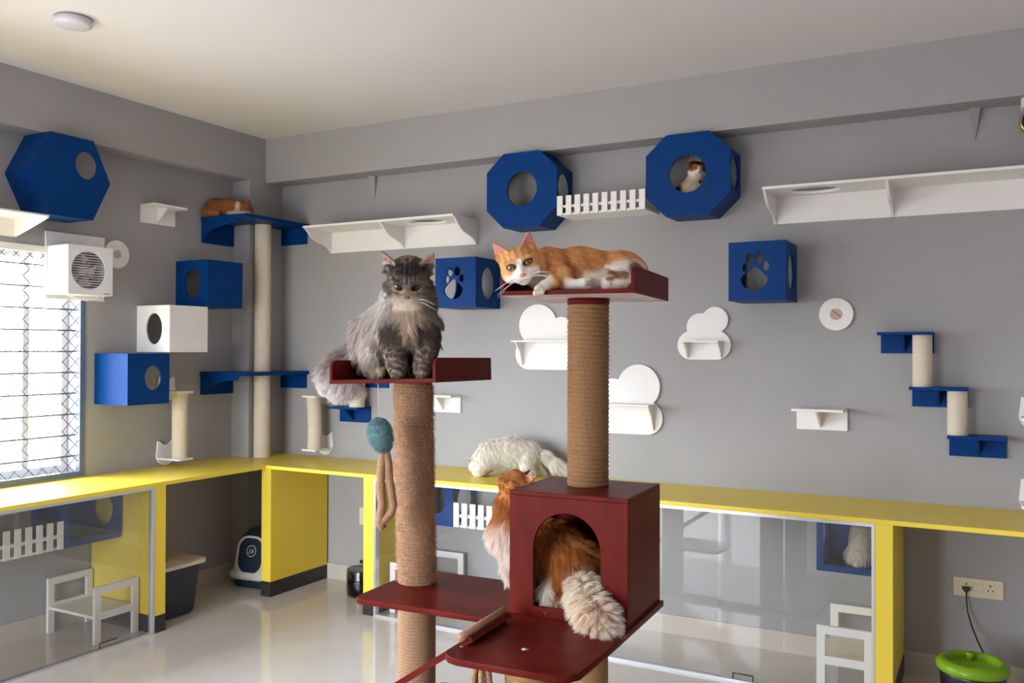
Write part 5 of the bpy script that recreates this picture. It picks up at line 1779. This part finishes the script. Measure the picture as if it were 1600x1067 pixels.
# ---- white cat in the open blue box under the counter
b_ = Cat('cat', 'white fluffy cat sitting in the open blue box under the right counter', (3.8550, -0.1500, 0.5020), AZ)
BH_ = b_.head((0.020, 0.020, 0.170), (0.5, 0.8, 0.0), (0.1, -0.1, 1), 0.85, 0.030, 0.018, 0.35)
b_.cap((0.000, 0.000, 0.058), 0.058, (0.012, 0.010, 0.120), 0.046, 0.04)
b_.ell((-0.008, -0.012, 0.046), (0.060, 0.058, 0.044), None, 0.03)
b_.cap((0.012, 0.010, 0.120), 0.044, (0.018, 0.016, 0.160), 0.034, 0.03)
b_.chain([((-0.010, -0.050, 0.020), 0.018), ((-0.035, -0.055, 0.016), 0.015)], 0.012)
b_.build(0.005, w_coat)
b_.fur(14000, lambda P, N: np.where(P[:, 2] < 0.03, 0.012, 0.024), lambda P, N: np.tile(np.array([-0.1, -0.1, -0.95]), (len(P), 1)), 7, 0.0006, 0.35, 0.3, 0.5, 40)


# ------------------------------------------------------------------ loose fibres on the ropes and the felt ball
def fibres(name, parent, roots, dirs, lens, col, seed, radius=0.00035, K=4, sag=0.6):
    rg = np.random.default_rng(seed)
    n = len(roots)
    pts = np.empty((n, K, 3))
    pts[:, 0] = roots
    d = unit(dirs)
    for k in range(1, K):
        d = unit(d + rg.normal(0, 0.30, (n, 3)) + np.array([0, 0, -sag * k / K]))
        pts[:, k] = pts[:, k - 1] + d * (lens / (K - 1))[:, None]
    cv = bpy.data.hair_curves.new(name)
    cv.add_curves([K] * n)
    cv.attributes['position'].data.foreach_set('vector', pts.astype(np.float32).ravel())
    rad = cv.attributes.get('radius') or cv.attributes.new('radius', 'FLOAT', 'POINT')
    rad.data.foreach_set('value', np.full(n * K, radius, np.float32))
    ca = cv.attributes.new('coat', 'FLOAT_COLOR', 'POINT')
    cc = np.clip(np.array(col) * rg.uniform(0.55, 1.35, (n, 1)), 0, 0.9)
    ca.data.foreach_set('color', np.repeat(np.concatenate([cc, np.ones((n, 1))], 1).astype(np.float32), K, 0).ravel())
    cv.materials.append(M['fur'])
    o = bpy.data.objects.new(name, cv)
    C.objects.link(o)
    o.parent = parent
    return o


def post_fibres(parent, x0, y0, z0, x1, y1, z1, n, col, seed, length):
    rg = np.random.default_rng(seed)
    a = rg.uniform(0, 2 * PI, n)
    t = rg.uniform(0, 1, n) ** 0.75
    t = np.where(rg.random(n) < 0.35, rg.uniform(0, 1, n), t)
    nr = np.stack([np.cos(a), np.sin(a), np.zeros(n)], 1)
    tg = np.stack([-np.sin(a), np.cos(a), np.zeros(n)], 1)
    base = np.stack([x0 + (x1 - x0) * t, y0 + (y1 - y0) * t, z0 + (z1 - z0) * t], 1)
    fibres('fibres', parent, base + nr * (PR - 0.002), nr * 0.55 + tg * rg.normal(0, 1.0, (n, 1)) + np.array([0, 0, -0.6]), rg.uniform(0.4, 1.2, n) * length, col, seed)


post_fibres(post_l, -0.840, 0.190, ZP, lt.x, lt.y, lt.z, 13000, (0.52, 0.330, 0.215), 21, 0.017)  # left post's side light also painted into its paler fibres
post_fibres(post_r, -0.203, 0.207, ZP + H, -0.203, 0.207, 1.64, 2500, (0.40, 0.235, 0.115), 22, 0.010)
bv = np.array([v.co[:] for v in ball.data.vertices])
bn = np.array([v.normal[:] for v in ball.data.vertices])
rg = np.random.default_rng(9)
ii = rg.integers(0, len(bv), 5000)
fibres('felt_pile', ball, bv[ii] + rg.normal(0, 0.002, (5000, 3)), bn[ii] + rg.normal(0, 0.4, (5000, 3)), np.full(5000, 0.008), (0.20, 0.33, 0.35), 23, 0.0004, 4, 0.3)
